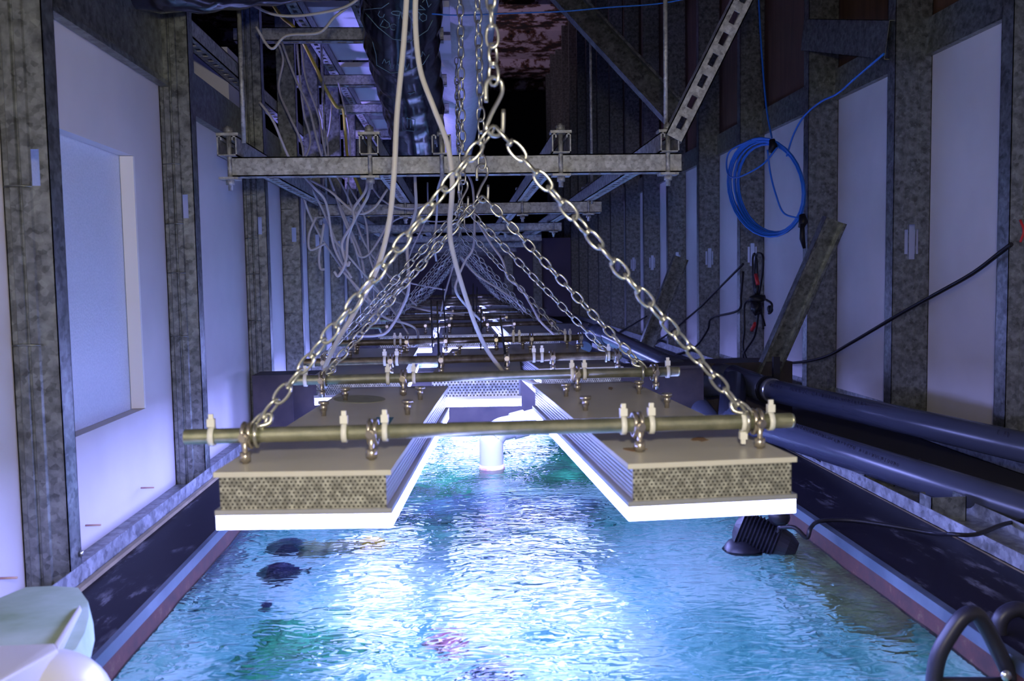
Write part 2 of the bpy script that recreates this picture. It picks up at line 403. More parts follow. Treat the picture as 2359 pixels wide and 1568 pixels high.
# ------------------------------------------------------------------ steel studs
def slab_holes(mb, us, vs, hole, put):
    for i in range(len(us)-1):
        for j in range(len(vs)-1):
            cu, cv = (us[i]+us[i+1])/2, (vs[j]+vs[j+1])/2
            if not hole(cu, cv): put(us[i], us[i+1], vs[j], vs[j+1])
def stud(side, y, top, hole_z, ribs=False, dep=None, flange=None, cross=True):
    """C stud: web towards the camera, flanges running away; returns a mesh builder in world space"""
    mb = MB(); e = 0.0014
    if side == 'L': xa, xb, sgn = XL, PL+0.001, -1
    else: xa, xb, sgn = XR, PR-0.001, 1
    wdt = abs(xb - xa); xm = (xa + xb) / 2; lo = BASE + 0.002
    cross = side == 'R'
    hw, hh = (0.0075, 0.024) if side == 'L' else (0.020, 0.046)
    if side == 'L': xm = XL - 0.02
    if hole_z is None:
        mb.box((min(xa, xb), y, lo), (max(xa, xb), y+e, top))
    else:
        us = sorted({min(xa, xb), xm-hw, xm-hw*0.5, xm+hw*0.5, xm+hw, max(xa, xb)})
        vs = [lo, hole_z-hh, hole_z-hh*0.7, hole_z+hh*0.7, hole_z+hh, top]
        def hole(u, v):
            if abs(u-xm) > hw or abs(v-hole_z) > hh: return False
            if not cross: return True
            return abs(u-xm) < hw*0.5 or abs(v-hole_z) < hh*0.7
        slab_holes(mb, us, vs, hole, lambda a, b, c, d: mb.box((a, y, c), (b, y+e, d)))
    fl = flange or (0.036 if side == 'L' else 0.041)
    mb.box((min(xa, xa+sgn*e), y, lo), (max(xa, xa+sgn*e), y+fl, top))
    mb.box((min(xb, xb-sgn*e), y, lo), (max(xb, xb-sgn*e), y+fl, top))
    mb.box((min(xa, xa+sgn*0.010), y+fl-e, lo), (max(xa, xa+sgn*0.010), y+fl, top))
    if ribs:
        for q in (0.030, 0.046):
            xx = xa + sgn*q
            mb.add([(xx-0.007, y, lo), (xx-0.005, y-0.003, lo), (xx+0.005, y-0.003, lo), (xx+0.007, y, lo),
                    (xx-0.007, y, top), (xx-0.005, y-0.003, top), (xx+0.005, y-0.003, top), (xx+0.007, y, top)],
                   [(0,1,5,4),(1,2,6,5),(2,3,7,6)])
    elif side == 'R':
        for q in (0.30, 0.42, 0.62, 0.70):
            xx = xa + q*wdt; mb.box((xx-0.0012, y-0.001, lo), (xx+0.0012, y, top))
    return mb
lys = [1.222, 1.865, 2.54, 3.06, 3.55, 4.16, 4.77, 5.38, 5.99, 6.6, 7.21, 7.82, 8.43, 9.04, 10.2, 11.4]
for k, y in enumerate(lys):
    hzl = 0.155 if k < 6 else None
    o = stud('L', y, 1.7, hzl, ribs=k < 3).build('steel_stud', 'steel')
    tag(o, f'galvanised steel stud of the left wall, {ORD[k]} one counting away from the camera', 'stud', 'steel studs of the left wall')
    if k < 4:
        for z in ([0.02, -0.11, 0.24, 0.12] if k else [-0.08, 0.13]):
            mb = MB(); mb.tube([(XL-0.058, y-0.004, z), (XL-0.040, y-0.0075, z+0.001), (XL-0.022, y-0.004, z)], 0.0014, 5)
            ti = mb.build('wire_tie', 'steel', o)
rys = [1.80, 2.30, 2.88, 3.59, 4.22, 4.86, 5.5, 6.11, 6.72, 7.33, 7.94, 8.55, 9.16, 9.77, 10.4, 11.0, 11.6]
for k, y in enumerate(rys):
    o = stud('R', y, TOP, 0.075 if 0 < k < 9 else None).build('steel_stud', 'steel')
    tag(o, f'galvanised steel stud of the right wall, {ORD[k]} one counting away from the camera', 'stud', 'steel studs of the right wall')
# short cut-off studs standing in the right-hand floor track
for k, (y, txt) in enumerate([(1.44, 'nearest to the camera'), (1.70, 'middle one of three'), (2.02, 'farthest of three')]):
    q = PX(*[(2146, 1146), (1992, 1082), (1793, 1012)][k], 0.772); y = q.y
    mb = MB(); z0, z1 = BASE+0.002, q.z; e = 0.0015; xw = 0.832
    mb.box((0.772, y, z0), (xw, y+e, z1)); mb.box((0.772, y, z0), (0.772+e, y+0.04, z1)); mb.box((xw-e, y, z0), (xw, y+0.04, z1)); mb.box((0.772, y+0.04-e, z0), (0.782, y+0.04, z1))
    tag(mb.build('stud_stub', 'steel'), f'short steel stud stub in the right floor track, {txt}', 'stud stub', 'stud stubs in the right track')
# sloping loose studs leaning on the right wall, and the blocking piece
def channel(p0, p1, wdt, dep, name, mat, label, cat, normal=(0, -1, 0), lips=True, e=0.0015):
    p0, p1 = Vector(p0), Vector(p1); L = (p1-p0).length; zz = (p1-p0).normalized()
    yy = Vector(normal); yy = (yy - zz*yy.dot(zz)).normalized(); xx = yy.cross(zz)
    mb = MB(); mb.T = Matrix((( xx.x, yy.x, zz.x, p0.x), (xx.y, yy.y, zz.y, p0.y), (xx.z, yy.z, zz.z, p0.z), (0, 0, 0, 1)))
    mb.box((-wdt/2, -e, 0), (wdt/2, 0, L)); mb.box((-wdt/2, -e, 0), (-wdt/2+e, dep, L)); mb.box((wdt/2-e, -e, 0), (wdt/2, dep, L))
    if lips: mb.box((-wdt/2, dep-e, 0), (-wdt/2+0.008, dep, L)); mb.box((wdt/2-0.008, dep-e, 0), (wdt/2, dep, L))
    return tag(mb.build(name, mat), label, cat)
a, b = PY(1918, 505, 2.50), PY(1770, 840, 2.58)
b = b + (b-a)*0.22
channel(b, a, 0.062, 0.035, 'steel_channel', 'steel', 'long steel channel leaning diagonally across the right wall below the blue cable coil', 'steel channel')
a, b = PY(1567, 592, 4.55), PY(1490, 790, 4.6); b = b + (b-a)*0.12
channel(b, a, 0.075, 0.04, 'steel_channel', 'steel', 'smaller dark steel channel leaning on the right wall farther back', 'steel channel')
a, b = PX(1850, 80, 1.128), PX(2044, 92, 1.128)
channel(a, b, 0.098, 0.03, 'blocking_channel', 'steel', 'dark horizontal steel channel bridging two studs high on the right wall', 'steel channel', normal=(1, 0, 0), lips=False)
a, b = PY(1230, -80, 2.9), PY(1560, 275, 2.6)
channel(b, a, 0.075, 0.04, 'brace_channel', 'steel', 'steel channel brace sloping down from upper left behind the front cross beam', 'steel channel')

# ------------------------------------------------------------------ slotted strut framework
ST = 0.041
def strut_mb(L, slots=True, top_open=True):
    """runs along local +Y from 0, centred on x, z from 0 to ST; slotted face below"""
    mb = MB(); e = 0.0026; h = ST/2
    mb.box((-h, 0, 0), (-h+e, L, ST)); mb.box((h-e, 0, 0), (h, L, ST))
    mb.box((-h, 0, ST-e), (-h+0.010, L, ST)); mb.box((h-0.010, 0, ST-e), (h, L, ST))
    mb.box((-h+0.010-e, 0, ST-0.009), (-h+0.010, L, ST)); mb.box((h-0.010, 0, ST-0.009), (h-0.010+e, L, ST))
    if not slots: mb.box((-h, 0, 0), (h, L, e)); return mb
    s = 0.007
    mb.box((-h, 0, 0), (-s, L, e)); mb.box((s, 0, 0), (h, L, e))
    y = 0; pitch = 0.05
    while y < L:
        mb.box((-s, y, 0), (s, min(y+0.022, L), e)); y += pitch
    return mb
def place(mb, p, xdir, ydir, zdir):
    T = Matrix(((xdir[0], ydir[0], zdir[0], p[0]), (xdir[1], ydir[1], zdir[1], p[1]), (xdir[2], ydir[2], zdir[2], p[2]), (0,0,0,1)))
    mb.v = [T @ q for q in mb.v]; return mb
beams = [(1.95, 530, 1570, 380), (3.17, 735, 1385, 487), (4.38, 835, 1292, 540), (5.6, 872, 1245, 562), (6.8, 0, 0, 0), (8.0, 0, 0, 0), (9.2, 0, 0, 0)]
BZ = 0.224
descr = ['nearest to the camera, its face lit grey', 'second from the camera', 'third from the camera', 'fourth from the camera', 'fifth from the camera', 'sixth from the camera', 'seventh from the camera']
for k, (y, xa, xb, _) in enumerate(beams):
    if xa: a, b = PY(xa, 390, y).x, PY(xb, 380, y).x
    else: a, b = -0.505, 0.50
    mb = place(strut_mb(b-a), (a, y+ST/2, BZ), (0, -1, 0), (1, 0, 0), (0, 0, 1))
    o = mb.build('cross_beam', 'strut'); tag(o, f'zinc slotted strut beam crossing above the tank, {descr[k]}', 'beam', 'strut cross beams above the tank')
lx = [(-0.487, 'far left'), (-0.190, 'left of the black duct'), (0.222, 'right of centre'), (0.458, 'far right')]
for k, (x, txt) in enumerate(lx):
    L = 8.0
    root = thing('long_strut', (x, 1.93, BZ+ST), f'long slotted strut running away on top of the cross beams, {txt}', 'strut', 'long struts on the cross beams')
    mb = place(strut_mb(L), (x, 1.93, BZ+ST+0.0005), (1, 0, 0), (0, 1, 0), (0, 0, 1)); mb.build('channel', 'strut', root)
    for j in range(3):                                   # bolt, top clip and the plate below every crossing
        yy = beams[j][0] + 0.0
        mb = MB(); mb.T = Matrix.Translation((x, yy, 0))
        mb.cbox((0, 0, BZ+2*ST+0.005), (0.046, 0.030, 0.006)); mb.tube([(0, 0, BZ-0.030), (0, 0, BZ+2*ST+0.024)], 0.0052, 8)
        mb.tube([(0, 0, BZ+2*ST+0.008), (0, 0, BZ+2*ST+0.020)], 0.0105, 6)
        mb.cbox((0, 0, BZ-0.005), (0.040, 0.036, 0.005)); mb.tube([(0, 0, BZ-0.008), (0, 0, BZ-0.018)], 0.0095, 6)
        mb.build('clamp_bolt', 'strut', root)
p = (-0.036, 1.93, BZ+ST)
root = thing('strut_offcut', p, 'short strut offcut bolted on the front cross beam beside the white duct', 'strut')
place(strut_mb(0.12), p, (1, 0, 0), (0, 1, 0), (0, 0, 1)).build('channel', 'strut', root)
mb = MB(); mb.tube([(p[0], 1.95, BZ-0.02), (p[0], 1.95, BZ+2*ST+0.045)], 0.005, 8); mb.tube([(p[0], 1.95, BZ+2*ST), (p[0], 1.95, BZ+2*ST+0.008)], 0.0105, 6); mb.build('clamp_bolt', 'strut', root)
# slotted diagonal brace at the right end of the front beam
a, b = PY(1553, 318, 1.925), PY(1742, -60, 1.925); d = (b-a); L = d.length; d.normalize()
mb = place(strut_mb(L), a, tuple(d.cross(Vector((0, 1, 0)))), tuple(d), (0, 1, 0))
tag(mb.build('diagonal_strut', 'strut'), 'slotted strut brace rising to the right from the right end of the front cross beam', 'strut')
# hanging threaded rods
for (px, py0, py1, y, txt) in [(562, 330, 20, 1.95, 'at the left end of the front cross beam'), (1534, 310, -120, 1.955, 'at the right end of the front cross beam'),
                               (752, 470, 90, 3.17, 'left of the black duct, on the second cross beam'), (1364, 470, 0, 3.17, 'at the right end of the second cross beam')]:
    a = PY(px, py0, y); b = Vector((a.x, a.y, PY(px, py1, y).z))
    tag(MB().tube([a, b], 0.0048, 8).build('hanger_rod', 'strut'), f'thin vertical threaded hanger rod {txt}', 'threaded rod')
# upper tier on the left: cross struts, white boards and side struts
for k, (py, y) in enumerate([(82, 2.93), (187, 3.62), (252, 4.25), (310, 4.95)]):
    z = PY(720, py, y).z
    mb = place(strut_mb(0.66), (-0.70, y, z-ST/2), (0, -1, 0), (1, 0, 0), (0, 0, 1))
    tag(mb.build('upper_strut', 'strut'), f'upper slotted strut left of the black duct, {ORD[k]} from the camera', 'strut', 'upper struts left of the duct')
for k in range(8):
    y = 2.62 + 0.42*k; z = 0.90
    o = MB().box((-0.52, y, z), (-0.02, y+0.30, z+0.02)).build('ceiling_board', 'whiteboard')
    tag(o, f'white board lying over the upper struts left of the duct, {ORD[k]} from the camera', 'board', 'white boards over the upper struts')
for k, x in enumerate((-0.50, -0.30)):
    mb = place(strut_mb(3.2), (x, 2.55, 0.84), (1, 0, 0), (0, 1, 0), (0, 0, 1))
    tag(mb.build('upper_rail', 'strut'), f'strut rail under the white boards left of the duct, {("left", "right")[k]} one', 'strut')
a, b = PX(445, 30, -0.72), PX(645, 250, -0.72)
mb = place(strut_mb(4.0), (-0.6225, 2.0, 0.56), (1, 0, 0), (0, 1, 0), (0, 0, 1))
tag(mb.build('side_strut', 'strut'), 'slotted strut running away behind the left studs above the steel header', 'strut')

# ------------------------------------------------------------------ tank, water, reef
tank = thing('aquarium_tank', (0.1, 4, -1.18), 'long aquarium tank sunk between two black decks under the hanging lights', 'aquarium')
for x0, x1, lb in [(TL-0.008, TL, 'left'), (TR, TR+0.012, 'right')]:
    mb = MB(); mb.box((x0, y0, BASE-0.013), (x1, FAR, BASE+0.003)); mb.build('rim', 'rim', tank)
    mb = MB(); mb.box((x0-0.01 if lb == 'left' else x0+0.001, y0, WATER-0.012), (x1-0.001 if lb == 'left' else x1+0.01, FAR, BASE-0.013)); mb.build('waterline_wall', 'tankwall', tank)
    sx = x0-0.16 if lb == 'left' else x1+0.10
    mb = MB(); mb.box((sx, y0, -1.18), (sx+0.05, FAR, BASE-0.031)); mb.build('side_wall', 'sand', tank)
mb = MB(); mb.box((TL-0.17, y0, -1.20), (TR+0.17, FAR-0.02, -1.18)); mb.build('bottom_plate', 'black', tank)
mb = MB(); nx, ny = 30, 90; vs = []; rnd = random.Random(3)
for j in range(ny+1):
    for i in range(nx+1):
        x = TL - 0.11 + (TR-TL+0.21)*i/nx; y = 0.1 + 6.0*(j/ny)**1.2
        vs.append((x, y, -1.03 + 0.05*math.sin(4*x+1.2*y) + 0.035*math.sin(9*x-5*y+1)))
mb.add(vs, [(j*(nx+1)+i, j*(nx+1)+i+1, (j+1)*(nx+1)+i+1, (j+1)*(nx+1)+i) for j in range(ny) for i in range(nx)], True)
o = mb.build('sand', 'sand'); o['kind'] = 'stuff'; tag(o, 'pale sand on the bottom of the tank', 'sand')
mb = MB(); nx, ny = 110, 260; vs = []
for j in range(ny+1):
    for i in range(nx+1):
        x = TL + 0.001 + (TR-TL-0.002)*i/nx; y = 0.15 + 3.0*(j/ny) if j < ny else FAR-0.02
        a = 0.0022*math.sin(21*x+13*y) + 0.0018*math.sin(-17*x+34*y+1) + 0.0013*math.sin(43*x+22*y+2.0) + 0.0009*math.sin(60*y-31*x)
        a *= 0.4
        if j >= ny-1: a = 0
        vs.append((x, y, WATER + a))
mb.add(vs, [(j*(nx+1)+i, j*(nx+1)+i+1, (j+1)*(nx+1)+i+1, (j+1)*(nx+1)+i) for j in range(ny) for i in range(nx)], True)
o = mb.build('water', 'water'); o['kind'] = 'stuff'; tag(o, 'bright rippling blue water in the tank under the lights', 'water')
def rock(px, py, zz, rad, mat, name, label, cat, seed, jit=0.5):
    c = PW(px, py, zz)
    mb = MB().blob(c, rad, 20, 12, jit, seed); tag(mb.build(name, mat), label, cat)
rock(1250, 1060, -0.66, (0.21, 0.20, 0.11), 'reef', 'reef_rock', 'bright green reef mass under water beyond the white outlet pipe', 'reef', 1)
rock(985, 1095, -0.68, (0.13, 0.14, 0.10), 'reef', 'reef_rock', 'smaller green reef mass under water left of the white outlet pipe', 'reef', 2)
rock(1130, 1180, -0.74, (0.26, 0.07, 0.09), 'darkreef', 'reef_rock', 'dark blue reef rock under water below the front threaded rod', 'reef', 3)
rock(480, 1250, -0.80, (0.08, 0.16, 0.12), 'darkreef', 'reef_rock', 'dark reef rock under water along the left tank wall', 'reef', 4)
rock(760, 1262, -0.53, (0.060, 0.035, 0.025), 'weed', 'seaweed_clump', 'olive brown weed drifting just right of the violet fish', 'seaweed', 5)
rock(700, 1480, -0.78, (0.09, 0.06, 0.04), 'reef', 'reef_rock', 'teal coral patch on the sand at the bottom left of the water', 'coral', 6)
rock(1035, 1480, -0.62, (0.030, 0.018, 0.02), 'pink', 'pink_coral', 'small pink coral below the bright light reflections', 'coral', 7)
rock(1130, 1556, -0.70, (0.04, 0.03, 0.03), 'fishdark', 'reef_rock', 'nearly black rock at the bottom centre edge of the water', 'reef', 8)
rock(1925, 1310, -0.62, (0.05, 0.20, 0.12), 'weed', 'reef_rock', 'brown green growth under water along the right tank wall', 'reef', 9)
def fish(px, py, zz, L, ang, mat, fin, label, split=False):
    c = PW(px, py, zz); root = thing('fish', c, label, 'fish')
    mb = MB(); mb.T = Matrix.Translation(c) @ Matrix.Rotation(ang, 4, 'Z')
    prof = [(-0.50, 0.02), (-0.42, 0.14), (-0.30, 0.24), (-0.12, 0.31), (0.08, 0.29), (0.24, 0.18), (0.34, 0.07), (0.38, 0.05)]
    vs = []; n = 10
    for x, r in prof:
        for k in range(n):
            a = 2*math.pi*k/n; vs.append((x*L, 0.6*r*L*math.cos(a), 1.9*r*L*math.sin(a)))
    m = len(prof)
    mb.add(vs, [(i*n+k, i*n+(k+1)%n, (i+1)*n+(k+1)%n, (i+1)*n+k) for i in range(m-1) for k in range(n)] + [tuple(range(n))[::-1], tuple(range((m-1)*n, m*n))], True)
    mb.build('body', mat, root)
    def fn(name, poly, mt):
        q = MB(); q.T = mb.T
        k = len(poly); q.add([(x*L, -0.006*L, z*L) for x, z in poly] + [(x*L, 0.006*L, z*L) for x, z in poly],
              [tuple(range(k)), tuple(range(k, 2*k))[::-1]] + [(i, (i+1) % k, k+(i+1) % k, k+i) for i in range(k)])
        q.build(name, mt, root)
    fn('tail_fin', [(0.34, 0.04), (0.56, 0.20), (0.50, 0.0), (0.56, -0.20), (0.34, -0.04)], fin)
    fn('dorsal_fin', [(-0.25, 0.24), (-0.05, 0.42), (0.22, 0.32), (0.30, 0.10)], fin)
    fn('anal_fin', [(-0.10, -0.27), (0.05, -0.40), (0.24, -0.28), (0.30, -0.08)], mat)
    return root
fish(652, 1318, -0.512, 0.085, 0.1, 'fishdark', 'fishdark', 'large dark violet fish near the surface at the left of the tank')
fish(668, 1258, -0.520, 0.085, 0.4, 'fishdark', 'fishyellow', 'violet fish with yellow fins just behind the darkest fish')
fish(862, 1252, -0.505, 0.075, 0.2, 'fishyellow', 'fishdark', 'yellow fish with a dark tail below the front left light')
fish(612, 1395, -0.52, 0.035, 1.2, 'fishdark', 'pink', 'tiny dark fish alone over pale sand at lower left')

# steel I beams crossing the tank
for k, y in enumerate((2.33, 4.50, 6.70)):
    mb = MB(); x0, x1 = XL+0.005, XR-0.02
    zt, zb = -0.238, -0.405; w2 = 0.05
    x1 = 0.64
    mb.box((x0, y-w2, zt-0.008), (x1, y+w2, zt)); mb.box((TL-0.1, y-w2, zb), (TR+0.1, y+w2, zb+0.008)); mb.box((x0, y-0.004, zb+0.008), (x1, y+0.004, zt-0.008))
    mb.box((x0, y-w2+0.004, BASE+0.0005), (x0+0.10, y-w2+0.012, zt-0.008))
    tag(mb.build('steel_girder', 'ibeam'), f'dark painted steel girder crossing the tank below the lights, {ORD[k]} from the camera', 'girder', 'steel girders across the tank')

tag(MB().box((0.50, 2.56, BASE+0.001), (0.97, 2.70, -0.262)).build('beam_end', 'ibeam'), 'dark boxed beam end behind the grey pipe fittings on the right', 'beam')
# ------------------------------------------------------------------ threaded rods and light fixtures
ZR = -0.148; RR = 0.0078; ZP = -0.1735
def rod_mesh(mat):
    L = 0.60; mb = MB(); p = 0.0021; m = int(L/p); prof = []
    for i in range(m+1):
        prof += [(RR*0.86, i*p*L/(m*p)), (RR, (i+0.45)*L/(m+1))] if i < m else [(RR*0.86, L)]
    mb.lathe(prof, 12, True); return mb.mesh('threads', mat)
rods = []      # (left point, right point)
def yrod(y, xl, xr, skew=0.0): return Vector((xl, y-skew/2, ZR)), Vector((xr, y+skew/2, ZR))
a1, b1 = PZ(425, 1006, ZR), PZ(1827, 968, ZR)
a2, b2 = PZ(675, 876, ZR), PZ(1565, 855, ZR)
a3, b3 = PZ(700, 835, ZR), PZ(1431, 818, ZR)
a4, b4 = PZ(765, 791, ZR), PZ(1333, 777, ZR)
print('ROD', a1, b1, a2, b2, a3, b3, a4, b4)
rods = [(a1, b1), (a2, b2), (a3, b3), (a4, b4)]
for y in (2.82, 3.30, 3.55, 4.03, 4.90, 5.38, 5.66, 6.14, 7.1, 7.6): rods.append(yrod(y, -0.30, 0.30, 0.01))
rm = rod_mesh(M['rod']); rm2 = rod_mesh(M['oldrod'])
for k, (a, b) in enumerate(rods):
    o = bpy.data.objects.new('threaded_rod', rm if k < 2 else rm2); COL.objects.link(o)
    d = (b-a); o.location = a; o.rotation_mode = 'QUATERNION'; o.rotation_quaternion = d.to_track_quat('Z', 'Y'); o.scale = (1, 1, d.length/0.60)
    tag(o, f'horizontal threaded rod carrying the tank lights, {ORD[k]} from the camera', 'threaded rod', 'threaded rods carrying the lights')
FWD, FLN = 0.163, 0.63
def fixture_proto():
    root = thing('tank_light', (0, 0, 0), 'x', 'aquarium light', 'hanging aquarium lights')
    w = FWD/2; wi = 0.0765
    mb = MB(); mb.box((-w, 0, -0.0048), (w, FLN, 0)); mb.build('top_plate', 'plate', root)
    mb = MB(); mb.box((-wi+0.004, 0.004, -0.0355), (wi-0.004, FLN-0.004, -0.0048))
    for s in (-1, 1):
        for j in range(7):
            z = -0.0072 - j*0.0042; xx = s*(wi-0.002)
            mb.box((min(xx-0.002*1, xx+0.002), 0.004, z-0.0013), (max(xx-0.002, xx+0.002), FLN-0.004, z+0.0013))
    mb.build('heatsink', 'fin', root)
    for yy in (0.0015, FLN-0.0035):
        mb = MB(); mb.box((-wi, yy, -0.0353), (wi, yy+0.0025, -0.0048)); mb.build('end_grille', 'perf', root)
    mb = MB(); mb.box((-w, 0, -0.0405), (w, FLN, -0.0355)); mb.build('base_plate', 'fin', root)
    mb = MB(); mb.box((-w+0.0008, 0.0008, -0.0535), (w-0.0008, FLN-0.0008, -0.0406)); mb.build('glowing_panel', 'led', root)
    for yy in (0.20, 0.33, 0.47):
        for s in (-1, 1):
            if yy == 0.20: continue
            mb = MB(); mb.T = Matrix.Translation((s*0.054, yy, 0)); mb.tube([(0,0,0),(0,0,0.016)], 0.0032, 8); mb.tube([(0,0,0.015),(0,0,0.019)], 0.0072, 8); mb.tube([(0,0,0.007),(0,0,0.015)], 0.0046, 6)
            mb.build('mounting_bolt', 'bolt', root)
    reg(root); return root
def hanger(root, x, y, ang):
    """clamp that grips the rod, with the bolt that holds the plate"""
    mb = MB(); mb.T = Matrix.Translation((x, y, 0)); h = ZR - ZP
    mb.tube([(0,-0.0105,0.0),(0,-0.0105,h+0.0012)], 0.0028, 8)
    mb.tube([(0,-0.0105,0.002),(0,-0.0105,0.011)], 0.0052, 10)
    ring = [(0.0, 0.0095*math.cos(t), h+0.0115*math.sin(t)) for t in [2*math.pi*q/16 for q in range(16)]]
    mb.tube([(p[0]-0.003, p[1], p[2]) for p in ring], 0.0022, 6, closed=True); mb.tube([(p[0]+0.003, p[1], p[2]) for p in ring], 0.0022, 6, closed=True)
    o = mb.build('rod_clamp', 'bolt', None); WL = o.location.copy(); o.parent = root; o.location = WL
    m2 = MB(); m2.T = mb.T; m2.tube([(0,-0.0165,h+0.0),(0,-0.0108,h+0.0)], 0.0048, 8); m2.tube([(0,-0.019,h),(0,-0.0160,h)], 0.0034, 8)
    c = bpy.data.objects.new('clamp_screw', m2.mesh('clamp_screw', M['bolt'], WL)); COL.objects.link(c); c.parent = o
proto = fixture_proto()
FX = []
def rod_y(k, x):
    a, b = rods[k]; return a.y + (b.y-a.y)*(x-a.x)/(b.x-a.x)
lab = {'L': 'left row', 'M': 'middle row', 'R': 'right row'}
spec = [('L', PZ(490, 1084, ZP), PZ(905, 1086, ZP), 0, 1), ('R', PZ(1447, 1072, ZP), PZ(1833, 1049, ZP), 0, 1),
        ('L', PZ(719, 866, ZP), PZ(931, 861, ZP), 2, 3), ('R', PZ(1240, 850, ZP), PZ(1437, 843, ZP), 2, 3), ('M', PZ(992, 868, ZP), PZ(1198, 866, ZP), 2, 3)]
for r, cx in (('L', -0.175), ('M', 0.02), ('R', 0.225)):
    for kk, (yy, ra, rb) in enumerate([(2.73, 4, 5), (3.46, 6, 7), (4.81, 8, 9), (5.57, 10, 11), (7.0, 12, 13)]):
        spec.append((r, Vector((cx-0.08, yy, ZP)), Vector((cx+0.08, yy+0.004, ZP)), ra, rb))
cnt = {'L': 0, 'M': 0, 'R': 0}; first = True
for (r, a, b, ra, rb) in spec:
    print('FIX', r, a, b)
    root = proto if first else copy_tree(proto); first = False
    c = (a+b)/2; d = b-a; ang = max(-0.07, min(0.07, math.atan2(d.y, d.x)*0.45))
    root.location = (c.x, c.y, ZP); root.rotation_euler = (0, 0, ang)
    WLOC[root.name] = Vector((c.x, c.y, ZP))
    extra = {('L', 0): ', nearest one at front left', ('R', 0): ', nearest one at front right', ('M', 0): ', its white perforated end facing the camera'}.get((r, cnt[r]), '')
    if extra: tag(root, f'flat grey aquarium light with glowing underside, {lab[r]}{extra}', 'aquarium light', 'hanging aquarium lights')
    else: tag(root, f'hanging aquarium light in the {lab[r]}, {ORD[cnt[r]]} from the camera', 'aquarium light', 'hanging aquarium lights')
    if cnt[r] < 3:
        for rk in (ra, rb):
            for s in (-1, 1):
                xw = c.x + s*0.060; yl = rod_y(rk, xw) - c.y
                lxx = s*0.060*math.cos(ang) + yl*math.sin(ang); lyy = -s*0.060*math.sin(ang) + yl*math.cos(ang)
                hanger(root, lxx, lyy, ang)
    if r == 'M' or cnt[r] >= 2:
        for ch in COL.objects:
            if ch.parent == root and ch.name.startswith('end_grille'):
                ch.data = ch.data.copy(); ch.data.materials[0] = M['perf_white']
    cnt[r] += 1; FX.append((r, c, ang, root))
# bits stuck on the front lights
def sticker(root_i, pts, mat, name, th=0.0006):
    r, c, ang, root = FX[root_i]
    w = [PZ(px, py, ZP+0.0003) for px, py in pts]
    inv = (Matrix.Translation((c.x, c.y, ZP)) @ Matrix.Rotation(ang, 4, 'Z')).inverted()
    q = [inv @ p for p in w]; n = len(q)
    mb = MB(); mb.add([(p.x, p.y, 0.0001) for p in q] + [(p.x, p.y, th) for p in q], [tuple(range(n)), tuple(range(n, 2*n))[::-1]] + [(i, (i+1) % n, n+(i+1) % n, n+i) for i in range(n)])
    me = mb.mesh(name, M[mat]); o = bpy.data.objects.new(name, me); COL.objects.link(o); o.parent = root; return o
sticker(0, [(846, 985), (868, 961), (907, 961), (892, 985)], 'bluetape', 'label_sticker')['label'] = 'blue rectangular sticker'
def oval(cx, cy, rx, ry, n=20): return [(cx+rx*math.cos(2*math.pi*k/n), cy+ry*math.sin(2*math.pi*k/n)) for k in range(n)]
M['oval'] = plain('faded_oval', (0.24, 0.25, 0.20), 0.5, 0, (0.30, 0.31, 0.26), 60)
M['ruststain'] = plain('rust_stain', (0.30, 0.14, 0.05), 0.7, 0, (0.22, 0.17, 0.11), 90)
sticker(0, oval(828, 919, 60, 9), 'oval', 'oval_label')['label'] = 'faded oval maker label'
rnd = random.Random(5)
def splotch(i, cx, cy, rx, ry, s):
    rr = random.Random(s); sticker(i, [(cx+rx*rr.uniform(0.55, 1.1)*math.cos(2*math.pi*k/14), cy+ry*rr.uniform(0.55, 1.1)*math.sin(2*math.pi*k/14)) for k in range(14)], 'ruststain', 'rust_spot', 0.0004)
splotch(1, 1612, 1011, 24, 6, 1); splotch(1, 1462, 1034, 28, 6, 2); splotch(1, 1407, 894, 6, 4, 3)

# ------------------------------------------------------------------ chains
PITCH = 0.0365; WR = 0.00155
def link_mb(r=WR, n=6, k=18):
    mb = MB(); hl = PITCH/2
    def loop(z0, z1, ax, wd=0.0058):
        pts = []
        for i in range(k):
            t = 2*math.pi*i/k; z = (z0+z1)/2 + (z1-z0)/2*math.cos(t)
            s = math.sin(t); u = wd*(abs(s)**0.7)*(1 if s >= 0 else -1)
            pts.append((u, 0, z) if ax == 0 else (0, u, z))
        mb.tube(pts, r, n, closed=True)
    loop(-hl-0.0020, 0.0012, 0); loop(-0.0012, hl+0.0020, 1)
    mb.tube([(0.0034*math.cos(t), 0.0034*math.sin(t), -0.0016+0.0032*t/12.6) for t in [12.6*q/16 for q in range(17)]], r*0.9, 5)
    return mb
LINK = link_mb().mesh('link', M['zinc'])
def chain(p0, p1, label, name='chain', sep=True, sag=0.0, group='chains holding the lights'):
    p0, p1 = Vector(p0), Vector(p1); d = p1-p0; n = max(2, int(round(d.length/PITCH)))
    mats = []
    for i in range(n):
        t = (i+0.5)/n; p = p0 + d*t - Vector((0, 0, sag*math.sin(math.pi*t)))
        dd = (d - Vector((0, 0, sag*math.pi*math.cos(math.pi*t)))).normalized()
        q = dd.to_track_quat('Z', 'Y').to_matrix().to_4x4()
        s = d.length/n/PITCH
        mats.append(Matrix.Translation(p) @ q @ Matrix.Rotation(0.5 + random.uniform(-0.35, 0.35) + 0.0*i, 4, 'Z') @ Matrix.Scale(s, 4, (0, 0, 1)))
    if sep:
        root = thing(name, p1, label, 'chain', group)
        for m in mats:
            o = bpy.data.objects.new('chain_link', LINK); COL.objects.link(o); o.parent = root; o.matrix_local = Matrix.Translation(-p1) @ m
    else:
        mb = MB(); lk = link_mb(WR, 4, 10)
        for m in mats: mb.add([m @ v for v in lk.v], lk.f, True)
        tag(mb.build(name, 'zinc'), label, 'chain', group)
